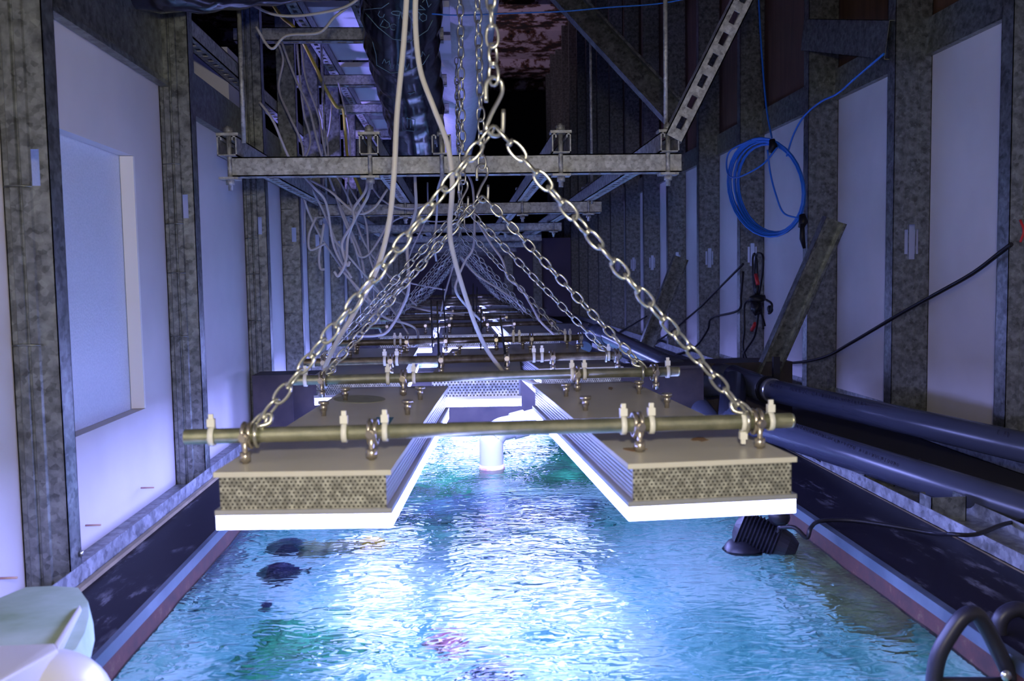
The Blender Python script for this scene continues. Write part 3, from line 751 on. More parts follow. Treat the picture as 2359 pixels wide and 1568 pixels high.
def s_hook(p, label, ang=0.4, sz=1.0):
    mb = MB(); pts = []
    for i in range(13):
        t = math.pi*(1.0 - i/12*1.25); pts.append((-0.000+0.0085*math.cos(t), 0, 0.017+0.009*math.sin(t)))
    for i in range(13):
        t = math.pi*(0.75 - 1.25*i/12) ; 
    a = [(-0.0085, 0.0, 0.004), (-0.0085, 0.0, 0.017)] + [(0.0085*math.cos(math.pi-math.pi*i/8), 0, 0.019+0.0085*math.sin(math.pi-math.pi*i/8)) for i in range(1, 8)] + [(0.0080, 0, 0.014), (0.003, 0, 0.004), (-0.003, 0, -0.006)] + \
        [(0.0085*math.cos(math.pi+math.pi*i/8), 0, -0.019+0.0085*math.sin(math.pi+math.pi*i/8)) for i in range(0, 8)] + [(0.0085, 0, -0.014), (0.0090, 0, -0.002)]
    mb.T = Matrix.Translation(p) @ Matrix.Rotation(ang, 4, 'Z') @ Matrix.Scale(sz, 4)
    mb.tube(smooth_path(a, 3), 0.0021, 8)
    tag(mb.build('hook', 'zinc'), label, 'hook', 'hooks joining the chains')
CHN = [  # rod, apex px, left px, right px, top of the vertical chain px
    (0, (1140, 285), (592, 985), (1748, 972), (1128, -70)),
    (1, (1112, 447), (752, 862), (1493, 855), (1097, -120)),
    (2, (1068, 470), (735, 832), (1403, 815), (1057, -160)),
    (3, (1062, 512), (790, 787), (1303, 776), (1052, 160))]
nm = ['nearest light rod', 'second light rod', 'third light rod', 'fourth light rod']
for (k, ap, lp, rp, tp) in CHN:
    a, b = rods[k]; ym = (a.y+b.y)/2
    A = PY(ap[0], ap[1], ym); Lp = PZ(lp[0], lp[1], ZR+0.004); Rp = PZ(rp[0], rp[1], ZR+0.004); T = PY(tp[0], tp[1], ym)
    Lp.y = rod_y(k, Lp.x); Rp.y = rod_y(k, Rp.x)
    nxt = 'upright chain rising from the hook above the ' + nm[k]
    s_hook(A + Vector((0, 0, 0.016)), f'zinc hook where the chains of the {nm[k]} meet', 0.3)
    chain(A + Vector((-0.002, 0, -0.004)), Lp, f'left sloping chain down to the {nm[k]}', sep=True)
    chain(A + Vector((0.002, 0, -0.004)), Rp, f'right sloping chain down to the {nm[k]}', sep=True)
    chain(T, A + Vector((0, 0, 0.038)), nxt, sep=True)
for k in range(4, 12):
    a, b = rods[k]; ym = (a.y+b.y)/2; A = Vector((0.0, ym, 0.13)); off = 0.24
    chain(A, Vector((-off, ym, ZR+0.004)), f'left sloping chain to the {ORD[k]} light rod from the camera', sep=False)
    chain(A, Vector((off, ym, ZR+0.004)), f'right sloping chain to the {ORD[k]} light rod from the camera', sep=False)
    chain(A + Vector((0, 0, 0.55)), A, f'upright chain above the {ORD[k]} light rod from the camera', sep=False)
# open hooks at the rod ends of the front chains
for k, (lp, rp) in enumerate([((592, 985), (1748, 972)), ((752, 862), (1493, 855)), ((735, 832), (1403, 815))]):
    for sd, p, dx in (('left', lp, -1), ('right', rp, 1)):
        q = PZ(p[0], p[1], ZR+0.004); q.y = rod_y(k, q.x)
        mb = MB(); r0 = 0.0108
        mb.tube([(q.x - dx*0.004, q.y + r0*math.cos(t), ZR + r0*math.sin(t)) for t in [0.3 + 5.2*i/14 for i in range(15)]], 0.0021, 6)
        mb.tube(smooth_path([(q.x-dx*0.004, q.y+0.003, ZR+r0), (q.x-dx*0.010, q.y, ZR+0.018), (q.x-dx*0.018, q.y, ZR+0.020), (q.x-dx*0.017, q.y-0.003, ZR+0.012), (q.x-dx*0.006, q.y-0.006, ZR+0.009)], 4), 0.0021, 6)
        tag(mb.build('rod_hook', 'zinc'), f'open wire hook tying the {sd} chain to the {nm[k]}', 'hook', 'hooks on the light rods')

# ------------------------------------------------------------------ nylon ties on the rods
def tie(k, px, py, where, up=True, i=[0]):
    q = PZ(px, py, ZR); q.y = rod_y(k, q.x); i[0] += 1
    root = thing('cable_tie', (q.x, q.y, ZR), f'white nylon tie on {nm[k]}, {where}', 'cable tie', 'white ties on the light rods')
    mb = MB(); e = 0.0012
    n = 14; ring = []
    for r in (RR+0.0004, RR+0.0019):
        for x in (-0.0026, 0.0026):
            ring.append([(q.x+x, q.y+r*math.cos(2*math.pi*j/n), ZR+r*math.sin(2*math.pi*j/n)) for j in range(n)])
    vs = [p for rg in ring for p in rg]; fs = []
    for j in range(n):
        j2 = (j+1) % n
        fs += [(j, j2, n+j2, n+j), (2*n+j, 3*n+j, 3*n+j2, 2*n+j2), (j, 2*n+j, 2*n+j2, j2), (n+j, n+j2, 3*n+j2, 3*n+j)]
    mb.add(vs, fs, True); mb.build('strap', 'ziptie', root)
    s = 1 if up else -1
    mb = MB(); mb.cbox((q.x, q.y-0.002, ZR+s*(RR+0.0055)), (0.0072, 0.006, 0.0075)); mb.cbox((q.x, q.y-0.002, ZR+s*(RR+0.011)), (0.0045, 0.003, 0.006)); mb.build('tie_head', 'ziptie', root)
for (k, px, py, w, up) in [(0, 496, 1000, 'at its left end', True), (0, 797, 992, 'above the middle of the left light', True), (0, 889, 990, 'beside the inner clamp of the left light', True),
        (0, 1437, 980, 'beside the inner clamp of the right light', True), (0, 1501, 978, 'right of the inner clamp of the right light', True), (0, 1712, 972, 'hanging down under the right hook', False), (0, 1775, 970, 'at its right end', True),
        (1, 712, 870, 'at its left end', True), (1, 896, 868, 'above the left light', True), (1, 955, 866, 'at the inner edge of the left light', True), (1, 1316, 860, 'at the inner edge of the right light', True), (1, 1343, 858, 'above the right light', True), (1, 1536, 855, 'at its right end', True),
        (2, 889, 828, 'above the left light', True), (2, 916, 828, 'at the inner edge of the left light', True), (2, 727, 832, 'at its left end', True), (2, 1229, 822, 'left of the right inner clamp', True), (2, 1248, 822, 'close to the right inner clamp', True), (2, 1398, 817, 'at its right end', True),
        (3, 910, 787, 'left of the ring above the left light', True), (3, 923, 787, 'right of the ring above the left light', True), (3, 1182, 780, 'left of the ring above the right light', True), (3, 1196, 780, 'right of the ring above the right light', True), (3, 1300, 777, 'left of the ring at its right end', True), (3, 1312, 777, 'right of the ring at its right end', True)]:
    tie(k, px, py, w, up)
def black_tie(k, px, py, tx, ty, where):
    q = PZ(px, py, ZR); q.y = rod_y(k, q.x)
    root = thing('black_cable_tie', (q.x, q.y, ZR), f'black nylon tie with its long tail standing up, {where}', 'cable tie', 'black ties of the middle lights')
    mb = MB(); mb.tube([(q.x, q.y+(RR+0.0014)*math.cos(t), ZR-0.006+(RR+0.010)*math.sin(t)) for t in [2*math.pi*j/14 for j in range(14)]], 0.0016, 5, closed=True); mb.build('strap', 'black', root)
    e = PY(tx, ty, q.y-0.03); p = Vector((q.x, q.y-0.006, ZR+0.006)); m = (p+e)/2 + Vector(((e.x-p.x)*0.10, -0.012, 0))
    mb = MB(); mb.tube(smooth_path([p, m, e], 6), [0.0022]*6+[0.0018]*6+[0.0008], 5); mb.build('tail', 'black', root)
    mb = MB(); mb.cbox(p, (0.0065, 0.005, 0.008)); mb.build('tie_head', 'black', root)
for args in [(2, 1011, 828, 1007, 693, 'left side of the nearest middle light'), (2, 1164, 824, 1152, 725, 'right side of the nearest middle light'),
             (3, 996, 786, 993, 690, 'left one on the fourth rod'), (3, 1107, 782, 1108, 706, 'right one on the fourth rod'), (4, 1022, 760, 1020, 655, 'left one on the fifth rod'), (4, 1092, 757, 1090, 652, 'right one on the fifth rod'), (4, 1100, 757, 1099, 660, 'rightmost one on the fifth rod')]:
    black_tie(*args)

# ------------------------------------------------------------------ ducts
def duct(pts, radii, name, mat, label, n=22, wob=0.0):
    P = smooth_path(pts, 7); m = len(P); seg = (len(radii)-1)
    rr = [radii[min(int(i/m*seg), seg-1)]*(1-(i/m*seg) % 1) + radii[min(int(i/m*seg)+1, seg)]*((i/m*seg) % 1) for i in range(m)]
    rr = [r*(1+wob*math.sin(i*1.9)) for i, r in enumerate(rr)]
    mb = MB().tube(P, rr, n); return tag(mb.build(name, mat), label, 'duct')
duct([PY(900, -240, 2.15), PY(925, -60, 2.35), PY(925, 90, 2.6), PY(945, 200, 2.95), PY(960, 300, 3.4), PY(966, 350, 3.85)], [0.115, 0.112, 0.105, 0.105, 0.10, 0.10], 'flexible_duct', 'sleeve',
     'thick flexible duct in crumpled black plastic film beside the white duct', wob=0.05)
duct([PY(250, -36, 1.72), PY(450, -32, 1.75), PY(620, -42, 1.95), PY(860, -60, 2.2)], [0.045, 0.048, 0.046, 0.05], 'branch_duct', 'sleeve', 'black film wrapped duct crossing the top left corner of the picture', wob=0.06)
duct([PY(1090, -260, 2.75), PY(1078, -40, 3.4), PY(1062, 170, 4.2), PY(1047, 320, 5.4), PY(1043, 372, 6.4)], [0.125, 0.125, 0.122, 0.12, 0.12], 'foam_duct', 'foam', 'pale foam covered round duct right of the black duct')

from mathutils.bvhtree import BVHTree
def printed(target, strokes, r, mat, name):
    me = target.data; off = target.matrix_world.translation if target.parent is None else WLOC[target.parent.name]
    off = WLOC[target.name] if target.parent is None else WLOC[target.parent.name]
    bv = BVHTree.FromPolygons([v.co + off for v in me.vertices], [tuple(p.vertices) for p in me.polygons])
    mb = MB()
    for st in strokes:
        pts = []
        for i in range(len(st)-1):
            for j in range(5):
                t = j/5; q = bv.ray_cast(Vector((0, 0, 0)), ray(st[i][0]*(1-t)+st[i+1][0]*t, st[i][1]*(1-t)+st[i+1][1]*t).normalized())
                if q[0] is not None: pts.append(q[0] - ray(st[i][0], st[i][1]).normalized()*r*0.6)
        if len(pts) > 2: mb.tube(pts, r, 4)
    me2 = mb.mesh(name, M[mat], off); o = bpy.data.objects.new(name, me2); COL.objects.link(o); o.parent = target; o['kind'] = 'stuff'
    return o
M['print'] = plain('pale_print', (0.20, 0.34, 0.36), 0.5)
M['ink'] = plain('dark_print', (0.02, 0.02, 0.05), 0.6)
bd_ = [o for o in COL.objects if o.name == 'flexible_duct'][0]
def glyph(cx, cy, w, h, kind, rot=0.0):
    g = {'C': [[(1, -0.7), (0.3, -1), (-0.6, -0.7), (-0.9, 0), (-0.6, 0.7), (0.3, 1), (1, 0.7)]], 'O': [[(0, -1), (0.8, -0.6), (0.9, 0.4), (0, 1), (-0.9, 0.5), (-0.8, -0.6), (0, -1)]],
         'M': [[(-1, 1), (-0.8, -1), (0, 0.4), (0.8, -1), (1, 1)]], 'U': [[(-0.8, -1), (-0.8, 0.5), (0, 1), (0.8, 0.5), (0.8, -1)]], 'N': [[(-0.8, 1), (-0.8, -1), (0.8, 1), (0.8, -1)]],
         'Z': [[(-0.8, -1), (0.8, -1), (-0.8, 1), (0.8, 1)]], 'I': [[(0, -1), (0, 1)]], 'D': [[(-0.7, -1), (0.5, -0.7), (0.8, 0), (0.5, 0.7), (-0.7, 1), (-0.7, -1)]], 'W': [[(-1, -1), (-0.5, 1), (0, -0.4), (0.5, 1), (1, -1)]]}[kind]
    ca, sa = math.cos(rot), math.sin(rot)
    return [[(cx + (x*w*ca - y*h*sa), cy + (x*w*sa + y*h*ca)) for x, y in st] for st in g]
st = [[(842, 30), (870, 62), (905, 90), (945, 96), (985, 70), (1000, 40)], [(838, 22), (880, 18), (900, 4)], [(858, 96), (866, 125), (868, 150), (900, 168), (935, 165), (975, 148), (992, 120)]]
for a in (('D', 888, 56, 13, 9, 0.5), ('U', 878, 34, 8, 6, 0.4), ('C', 905, 62, 7, 7, 0.2), ('O', 936, 78, 8, 6, -0.1), ('N', 968, 22, 9, 10, -0.9), ('O', 975, 40, 9, 9, -0.9), ('Z', 984, 6, 8, 9, -0.9),
          ('M', 890, 143, 8, 6, 0.3), ('U', 903, 152, 5, 6, 0.2), ('W', 930, 152, 14, 7, -0.1), ('M', 970, 128, 9, 7, -0.5), ('C', 912, 30, 12, 5, 0.1), ('I', 945, 40, 2, 12, -0.4), ('N', 925, 36, 6, 9, 0.2), ('D', 955, 60, 6, 6, -0.4)):
    st += glyph(a[1], a[2], a[3], a[4], a[0], a[5])
st += [[(928, 270), (928, 300), (955, 302), (956, 275), (930, 272)], [(938, 270), (938, 300)], [(946, 272), (946, 300)], [(940, 215), (946, 216), (960, 210)]]
printed(bd_, st, 0.0011, 'print', 'printed_lettering')

# ------------------------------------------------------------------ grey PVC pipes on the right
def pipe(root, pts, r, mat='pvc', name='pipe_run', n=20):
    return MB().tube(pts, r, n).build(name, mat, root)
PR_ = 0.031
A0, A1 = Vector((1.105, 1.20, -0.302)), PY(1752, 893, 2.36)
A1 = Vector((0.80, 2.36, PY(1752, 893, 2.36).z)); A1.x = PY(1752, 893, 2.36).x
Am = PY(2345, 1027, 1.60); A0 = Am + (Am-A1)*0.6
upper = thing('upper_pipe', A1, 'upper thick grey plastic pipe running from the taped joint to the right edge', 'pipe')
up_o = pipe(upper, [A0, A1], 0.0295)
B1 = PY(1690, 962, 2.02); Bm = PY(2345, 1170, 1.40); B0 = Bm + (Bm-B1)*0.6
lower = thing('lower_pipe', B1, 'lower thick grey plastic pipe running under the upper one to the right edge', 'pipe')
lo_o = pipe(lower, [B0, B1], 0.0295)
def print_row(target, x0, y0_, x1, y1, n, hgt, seed):
    rr = random.Random(seed); st = []
    for i in range(n):
        if rr.random() < 0.12: continue
        t = i/n; cx, cy = x0+(x1-x0)*t, y0_+(y1-y0_)*t
        st += glyph(cx, cy, (x1-x0)/n*0.30, hgt, rr.choice('COMUNZIDW'), 0.2)
    printed(target, st, 0.0005, 'ink', 'printed_lettering')
jt = thing('pipe_joint', A1, 'cluster of grey pipe fittings where both thick pipes meet behind the front right light', 'pipe fitting')
J1 = PY(1685, 868, 2.46); J2 = PY(1600, 893, 2.45)
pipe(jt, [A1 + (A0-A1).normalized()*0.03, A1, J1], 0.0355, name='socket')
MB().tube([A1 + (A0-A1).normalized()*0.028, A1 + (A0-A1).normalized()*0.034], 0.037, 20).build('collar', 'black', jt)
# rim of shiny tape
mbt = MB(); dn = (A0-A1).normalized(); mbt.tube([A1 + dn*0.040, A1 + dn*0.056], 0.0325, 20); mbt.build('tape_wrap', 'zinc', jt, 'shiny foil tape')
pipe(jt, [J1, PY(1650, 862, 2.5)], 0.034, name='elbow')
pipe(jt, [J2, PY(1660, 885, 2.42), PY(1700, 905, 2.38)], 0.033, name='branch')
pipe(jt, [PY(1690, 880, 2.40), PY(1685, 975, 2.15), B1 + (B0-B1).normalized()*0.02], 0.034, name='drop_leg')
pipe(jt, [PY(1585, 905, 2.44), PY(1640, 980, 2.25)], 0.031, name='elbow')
bk = thing('back_pipe', PY(1450, 810, 3.0), 'grey plastic pipe with an elbow running away beyond the pipe joint', 'pipe')
pipe(bk, smooth_path([PY(1345, 800, 3.35), PY(1352, 772, 3.4), PY(1385, 768, 3.3), PY(1440, 793, 3.0), PY(1560, 850, 2.52)], 5), 0.030)
MB().tube([PY(1375, 766, 3.33), PY(1405, 776, 3.2)], 0.034, 16).build('socket', 'pvc', bk)
mb = MB(); c = A1 + Vector((0.03, 0.055, 0)); 
p = PY(1789, 822, 2.42); mb.box((p.x-0.008, p.y, -0.33), (p.x+0.010, p.y+0.012, p.z)); mb.box((p.x-0.02, p.y, -0.331), (p.x+0.025, p.y+0.03, -0.325)); 
tag(mb.build('pipe_bracket', 'handle'), 'small dark upright bracket just behind the taped pipe joint', 'bracket')
print_row(up_o, 1775, 886, 2000, 932, 30, 4, 1); print_row(up_o, 2300, 995, 2330, 1003, 4, 6, 2); print_row(lo_o, 1830, 978, 2075, 1073, 34, 4, 3)
# white return pipe
wp = thing('return_pipe', PZ(1130, 1083, WATER), 'white plastic outlet pipe bending down into the water between the front lights', 'pipe')
e0 = PZ(1133, 1075, WATER+0.004)
pts = [Vector((e0.x, e0.y, WATER-0.03)), Vector((e0.x, e0.y, WATER+0.06)), Vector((e0.x+0.004, e0.y+0.004, -0.385)), Vector((e0.x+0.022, e0.y+0.012, -0.366)), Vector((e0.x+0.06, e0.y+0.018, -0.358)), PY(1290, 952, e0.y+0.035), PY(1400, 925, e0.y+0.05)]
pipe(wp, smooth_path(pts, 6), 0.0285, 'pvc_white', 'pipe_run')
MB().tube([Vector((e0.x+0.052, e0.y+0.017, -0.359)), Vector((e0.x+0.085, e0.y+0.022, -0.352))], 0.0325, 18).build('coupling', 'pvc_white', wp)
MB().tube([Vector((e0.x, e0.y, WATER-0.002)), Vector((e0.x, e0.y, WATER+0.011))], [0.0320, 0.0295], 18).build('crusted_rim', 'algae', wp, 'pink and yellow crust of algae')
mb = MB(); p = PY(1300, 1003, 2.10); mb.box((p.x-0.018, p.y, p.z-0.018), (p.x+0.10, p.y+0.05, p.z+0.014)); mb.box((p.x-0.022, p.y-0.004, p.z+0.014), (p.x+0.10, p.y+0.054, p.z+0.020))
tag(mb.build('overflow_box', 'pvc'), 'small grey box end poking out beside the front right light', 'box')

# ------------------------------------------------------------------ pump in the water on the right, its cable, the tongs and the scrub pad
pc = PZ(1772, 1245, WATER+0.012)
pump = thing('circulation_pump', pc, 'black ribbed pump half under water at the right tank wall', 'pump')
mb = MB(); ax = Vector((0.75, -0.35, -0.30)).normalized(); q = ax.to_track_quat('Z', 'Y').to_matrix().to_4x4(); mb.T = Matrix.Translation(pc) @ q
prof = [(0.012, -0.060), (0.030, -0.052)]
for k in range(11): prof += [(0.034, -0.050+k*0.006), (0.030, -0.047+k*0.006)]
prof += [(0.026, 0.030), (0.016, 0.045)]
mb.lathe(prof, 24, False); mb.build('ribbed_housing', 'black', pump)
mb = MB(); mb.blob(pc + Vector((-0.045, 0.0, -0.018)), (0.034, 0.034, 0.022), 16, 8, 0.1, 2); mb.build('intake', 'black', pump)
mb = MB(); m0 = PZ(1795, 1190, -0.40); mb.blob(m0, (0.018, 0.016, 0.016), 14, 8); mb.tube([m0, m0 + Vector((-0.004, -0.01, -0.02)), pc], 0.003, 6); mb.build('magnet_mount', 'black', pump)
def cable(pts, r, mat, name, label, cat='cable', group=None, k=6, n=6, ends=True):
    o = MB().tube(smooth_path(pts, k), r, n).build(name, mat); return tag(o, label, cat, group)
dz = BASE + 0.008
cable([PZ(1795, 1215, WATER+0.045), PZ(1830, 1215, WATER+0.05), PZ(1858, 1238, WATER+0.035), PZ(1868, 1215, dz+0.005), PZ(1890, 1200, dz), PZ(1960, 1198, dz), PZ(2060, 1212, dz), PZ(2150, 1228, dz), PZ(2190, 1230, -0.385), PZ(2250, 1230, -0.387), PZ(2320, 1205, -0.40), PZ(2420, 1190, -0.41)],
      0.0035, 'black', 'pump_cable', 'black twin cable running from the pump over the right deck')
def pick(px, py, z): return PZ(px, py, z)
tongs = thing('tool_handle', Vector((0.58, 0.93, BASE)), 'black rubber loop handles of a tool in the bottom right corner', 'tool handle')
yy = 0.90
mb = MB(); mb.tube(smooth_path([PY(2138, 1700, yy), PY(2148, 1600, yy), PY(2160, 1515, yy), PY(2192, 1455, yy), PY(2222, 1418, yy), PY(2250, 1415, yy+0.002), PY(2275, 1450, yy+0.004), PY(2310, 1520, yy+0.004), PY(2345, 1590, yy+0.004), PY(2380, 1680, yy)], 5), 0.0085, 12)
mb.build('near_loop', 'handle', tongs)
mb = MB(); mb.tube(smooth_path([PY(2350, 1640, yy+0.07), PY(2330, 1560, yy+0.07), PY(2305, 1480, yy+0.07), PY(2303, 1430, yy+0.07), PY(2330, 1405, yy+0.07), PY(2365, 1410, yy+0.07), PY(2430, 1470, yy+0.07), PY(2470, 1560, yy+0.07)], 5), 0.0090, 12)
mb.build('far_loop', 'handle', tongs)
mb = MB(); a = PY(2165, 1572, yy); b = PY(2340, 1572, yy); mb.tube([a, b], 0.006, 10); mb.build('cross_bar', 'handle', tongs)
mb = MB(); mb.blob(PY(2318, 1556, yy-0.012), (0.006, 0.004, 0.006), 10, 6); mb.build('screw', 'zinc', tongs)
zs = -0.325
scr = thing('scrub_pad_tool', Vector((-0.47, 0.93, BASE)), 'green and white scrubbing pad with white plastic handle in the bottom left corner', 'scrub pad')
out = [(-70, 1400), (0, 1376), (60, 1352), (120, 1349), (180, 1353), (203, 1385), (205, 1420), (196, 1455), (175, 1495), (120, 1520), (-70, 1530)]
def zat(py): return -0.345 + (py-1350)*0.00012
top = [PZ(px, py, zat(py)+0.012) for px, py in out]; bot = [p + Vector((0.006, -0.004, -0.022)) for p in top]
nn = len(out); mb = MB(); mb.add(top + bot, [tuple(range(nn))[::-1], tuple(range(nn, 2*nn))], False); mb.add(top + bot, [(i, (i+1) % nn, nn+(i+1) % nn, nn+i) for i in range(nn)], True)
o = mb.build('fibre_pad', 'pad', scr)
md = o.modifiers.new('bevel', 'BEVEL'); md.width = 0.006; md.segments = 3; md.limit_method = 'ANGLE'
def ridge(pts, w, hgt, name):
    mb = MB(); vs = []
    for (px, py, z) in pts:
        p = PZ(px, py, z); vs.append(p)
    a, b, c, d = vs; up = Vector((0, 0, -hgt))
    mb.add([a, b, c, d, a+up, b+up, c+up, d+up], [(0,1,2,3),(7,6,5,4),(0,4,5,1),(1,5,6,2),(2,6,7,3),(3,7,4,0)]); o = mb.build(name, 'white', scr)
    m2 = o.modifiers.new('bevel', 'BEVEL'); m2.width = 0.002; m2.segments = 2
ridge([(183, 1389, -0.322), (188, 1398, -0.322), (134, 1494, -0.305), (122, 1484, -0.305)], 0, 0.02, 'blade')
ridge([(125, 1480, -0.303), (134, 1494, -0.303), (-60, 1600, -0.285), (-60, 1488, -0.300)], 0, 0.02, 'blade_root')
mb = MB(); c = PY(105, 1655, 0.74); mb.blob(c, (0.055, 0.053, 0.056), 32, 20); mb.build('grip_knob', 'white', scr)
mb = MB(); mb.tube([c + Vector((0, 0, -0.03)), Vector((c.x, c.y, BASE+0.002))], 0.035, 20); mb.build('grip_stem', 'white', scr)

# ------------------------------------------------------------------ cables
WC = 'white_cable'
def wc(pts, label, r=0.0033, mat='cable', name=None, group='white cables hanging over the tank'):
    return cable([PY(px, py, y) for px, py, y in pts], r, mat, name or WC, label, 'cable', group if mat == 'cable' else None)
wc([(940, -60, 1.22), (930, 100, 1.22), (915, 260, 1.22), (908, 400, 1.22), (895, 520, 1.24), (868, 620, 1.27), (822, 710, 1.32), (780, 780, 1.36), (752, 838, 1.40), (747, 850, 1.405)], 'thick white cable hanging from the top and curving down left to the second rod', 0.0040)
wc([(960, -60, 1.22), (957, 50, 1.22), (968, 160, 1.22), (1000, 250, 1.22), (1030, 330, 1.24), (1042, 420, 1.26), (1036, 530, 1.30), (1048, 600, 1.34), (1075, 690, 1.42), (1100, 760, 1.50), (1125, 810, 1.58), (1160, 856, 1.64), (1172, 862, 1.68)], 'thick white cable hanging from the top centre down to the middle light', 0.0040)
wc([(1195, 868, 1.60), (1235, 884, 1.60), (1290, 890, 1.60)], 'short white cable bridging from the middle light to the right row', 0.0040)
wc([(590, 62, 2.25), (625, 112, 2.25), (660, 82, 2.25), (735, 75, 2.25), (770, 40, 2.25), (815, 5, 2.25), (850, -30, 2.25)], 'white cable looping in front of the first upper strut', 0.0035)
wc([(570, 5, 2.2), (620, 30, 2.2), (665, 37, 2.2), (720, 33, 2.2), (790, 18, 2.2), (840, -12, 2.2)], 'white cable sagging just below the top left duct', 0.0035)
wc([(642, 100, 2.9), (652, 140, 2.9), (642, 205, 2.9), (668, 270, 2.85), (695, 330, 2.85), (703, 400, 2.85), (720, 440, 2.9), (742, 480, 2.95), (775, 560, 2.95), (800, 640, 2.95)], 'white cable dropping from the left end of the first upper strut', 0.0040)
wc([(650, 100, 2.92), (680, 180, 2.92), (712, 250, 2.92), (732, 330, 2.92), (755, 400, 2.95), (790, 490, 3.0), (832, 590, 3.0), (850, 700, 3.0), (880, 768, 3.0)], 'long white cable slanting down right past the left struts', 0.0040)
wc([(684, 98, 3.0), (690, 170, 3.0), (700, 260, 3.0), (715, 330, 3.0), (690, 410, 3.0), (725, 520, 3.05), (790, 620, 3.05), (842, 690, 3.05), (880, 720, 3.05)], 'white cable hanging close to the yellow cable', 0.0036)
wc([(694, 98, 3.05), (704, 180, 3.05), (735, 270, 3.05), (752, 360, 3.05), (800, 450, 3.1), (840, 560, 3.1), (900, 640, 3.1), (960, 705, 3.1)], 'white cable crossing behind the front beam towards the middle lights', 0.0036)
wc([(745, 210, 3.3), (742, 280, 3.3), (755, 340, 3.3), (762, 420, 3.3), (800, 520, 3.3), (810, 560, 3.3)], 'thin white cable hanging below the second upper strut', 0.0033)
wc([(598, 235, 2.45), (630, 280, 2.45), (670, 370, 2.5), (722, 430, 2.5), (752, 470, 2.55), (770, 570, 2.6), (810, 640, 2.6)], 'white cable passing behind the left end of the front beam', 0.0038)
wc([(846, 410, 2.3), (842, 440, 2.3), (815, 480, 2.35), (815, 510, 2.35), (788, 560, 2.4), (800, 610, 2.4), (806, 602, 2.4)], 'white cable with an S bend hanging from under the front beam', 0.0040)
wc([(852, 408, 2.3), (848, 450, 2.3), (820, 500, 2.35), (802, 545, 2.4), (797, 600, 2.4), (780, 635, 2.4), (770, 625, 2.4)], 'white cable beside the S bend cable, its end curled up', 0.0040)
wc([(728, 500, 2.7), (712, 540, 2.7), (715, 575, 2.7), (750, 560, 2.7)], 'short white cable end curling at the left of the second beam', 0.0038)
wc([(746, 515, 2.72), (742, 545, 2.72), (735, 590, 2.72), (738, 618, 2.72), (748, 620, 2.72)], 'white cable end with a dangling plug left of the tangle', 0.0042)
wc([(895, 504, 2.8), (880, 540, 2.8), (850, 585, 2.8), (828, 590, 2.8), (815, 560, 2.8), (790, 500, 2.8), (770, 440, 2.8)], 'white cable with a black splice making a loop left of centre', 0.0038)
wc([(893, 435, 2.5), (860, 480, 2.5), (820, 490, 2.5), (760, 440, 2.5), (715, 415, 2.5)], 'white cable slung between the beams on the left', 0.0036)
wc([(955, 380, 2.2), (957, 430, 2.2), (958, 480, 2.25), (945, 530, 2.3), (938, 580, 2.3), (942, 660, 2.3), (925, 710, 2.35), (895, 760, 2.35), (870, 772, 2.35), (820, 774, 2.35)], 'white cable dropping behind the left chain and curving to the left row', 0.0042)
wc([(1022, 330, 1.99), (1022, 372, 2.0), (1020, 400, 2.1), (1008, 440, 2.4), (1006, 500, 2.6), (1000, 560, 2.6), (1005, 600, 2.7)], 'white cable hanging straight just left of the nearest upright chains', 0.0036)
wc([(1075, 395, 2.5), (1090, 440, 2.5), (1092, 560, 2.5), (1072, 600, 2.5), (1055, 640, 2.5), (1050, 670, 2.5), (1075, 705, 2.6), (1110, 740, 2.7)], 'white cable waving down right of the centre line', 0.0038)
wc([(1100, 510, 2.4), (1130, 560, 2.4), (1158, 600, 2.4), (1170, 640, 2.4), (1200, 665, 2.4), (1225, 705, 2.4), (1245, 740, 2.4), (1280, 775, 2.4), (1268, 778, 2.45)], 'white cable following the right chains down to the right row', 0.0036)
wc([(1062, 590, 2.9), (1095, 630, 2.9), (1140, 660, 2.9), (1185, 690, 2.9), (1212, 720, 2.9)], 'thin white cable running right below the far chains', 0.0036)
wc([(840, 640, 3.2), (880, 680, 3.2), (930, 700, 3.2), (985, 715, 3.2), (1030, 720, 3.2), (1070, 724, 3.2)], 'white cable lying flat over the far lights', 0.0040)
wc([(780, 615, 2.6), (850, 690, 2.6), (885, 730, 2.6), (935, 745, 2.6), (960, 760, 2.6), (962, 785, 2.5), (950, 800, 2.4)], 'white cable arching over the gap beside the middle light', 0.0038)
wc([(1048, 600, 3.4), (1030, 660, 3.4), (1020, 700, 3.4), (1012, 740, 3.4)], 'far white cable dropping to the middle row', 0.0036)
wc([(890, 520, 3.8), (930, 500, 3.8), (1000, 510, 3.8), (1060, 505, 3.8)], 'far white cable drooping between the second and third beams', 0.0036)
wc([(860, 600, 3.6), (905, 640, 3.6), (960, 655, 3.6), (1030, 668, 3.6)], 'far white cable sagging left of the centre line', 0.0036)
wc([(760, 540, 2.7), (820, 610, 2.7), (880, 680, 2.8), (935, 760, 2.8), (955, 800, 2.8)], 'straight white cable slanting from the left studs to the left row', 0.0034)
wc([(830, 380, 3.0), (880, 460, 3.0), (950, 480, 3.0), (1010, 455, 3.0)], 'white cable looped below the front beam near the duct', 0.0034)
wc([(628, 10, 3.0), (650, 40, 3.0), (678, 64, 3.0), (700, 100, 3.1), (730, 160, 3.1), (745, 195, 3.2), (775, 245, 3.3), (790, 250, 3.4), (795, 300, 3.6), (803, 370, 3.6), (830, 440, 3.6), (850, 500, 3.6)], 'yellow cable zigzagging down past the upper struts', 0.0060, 'yellow', 'yellow_cable')
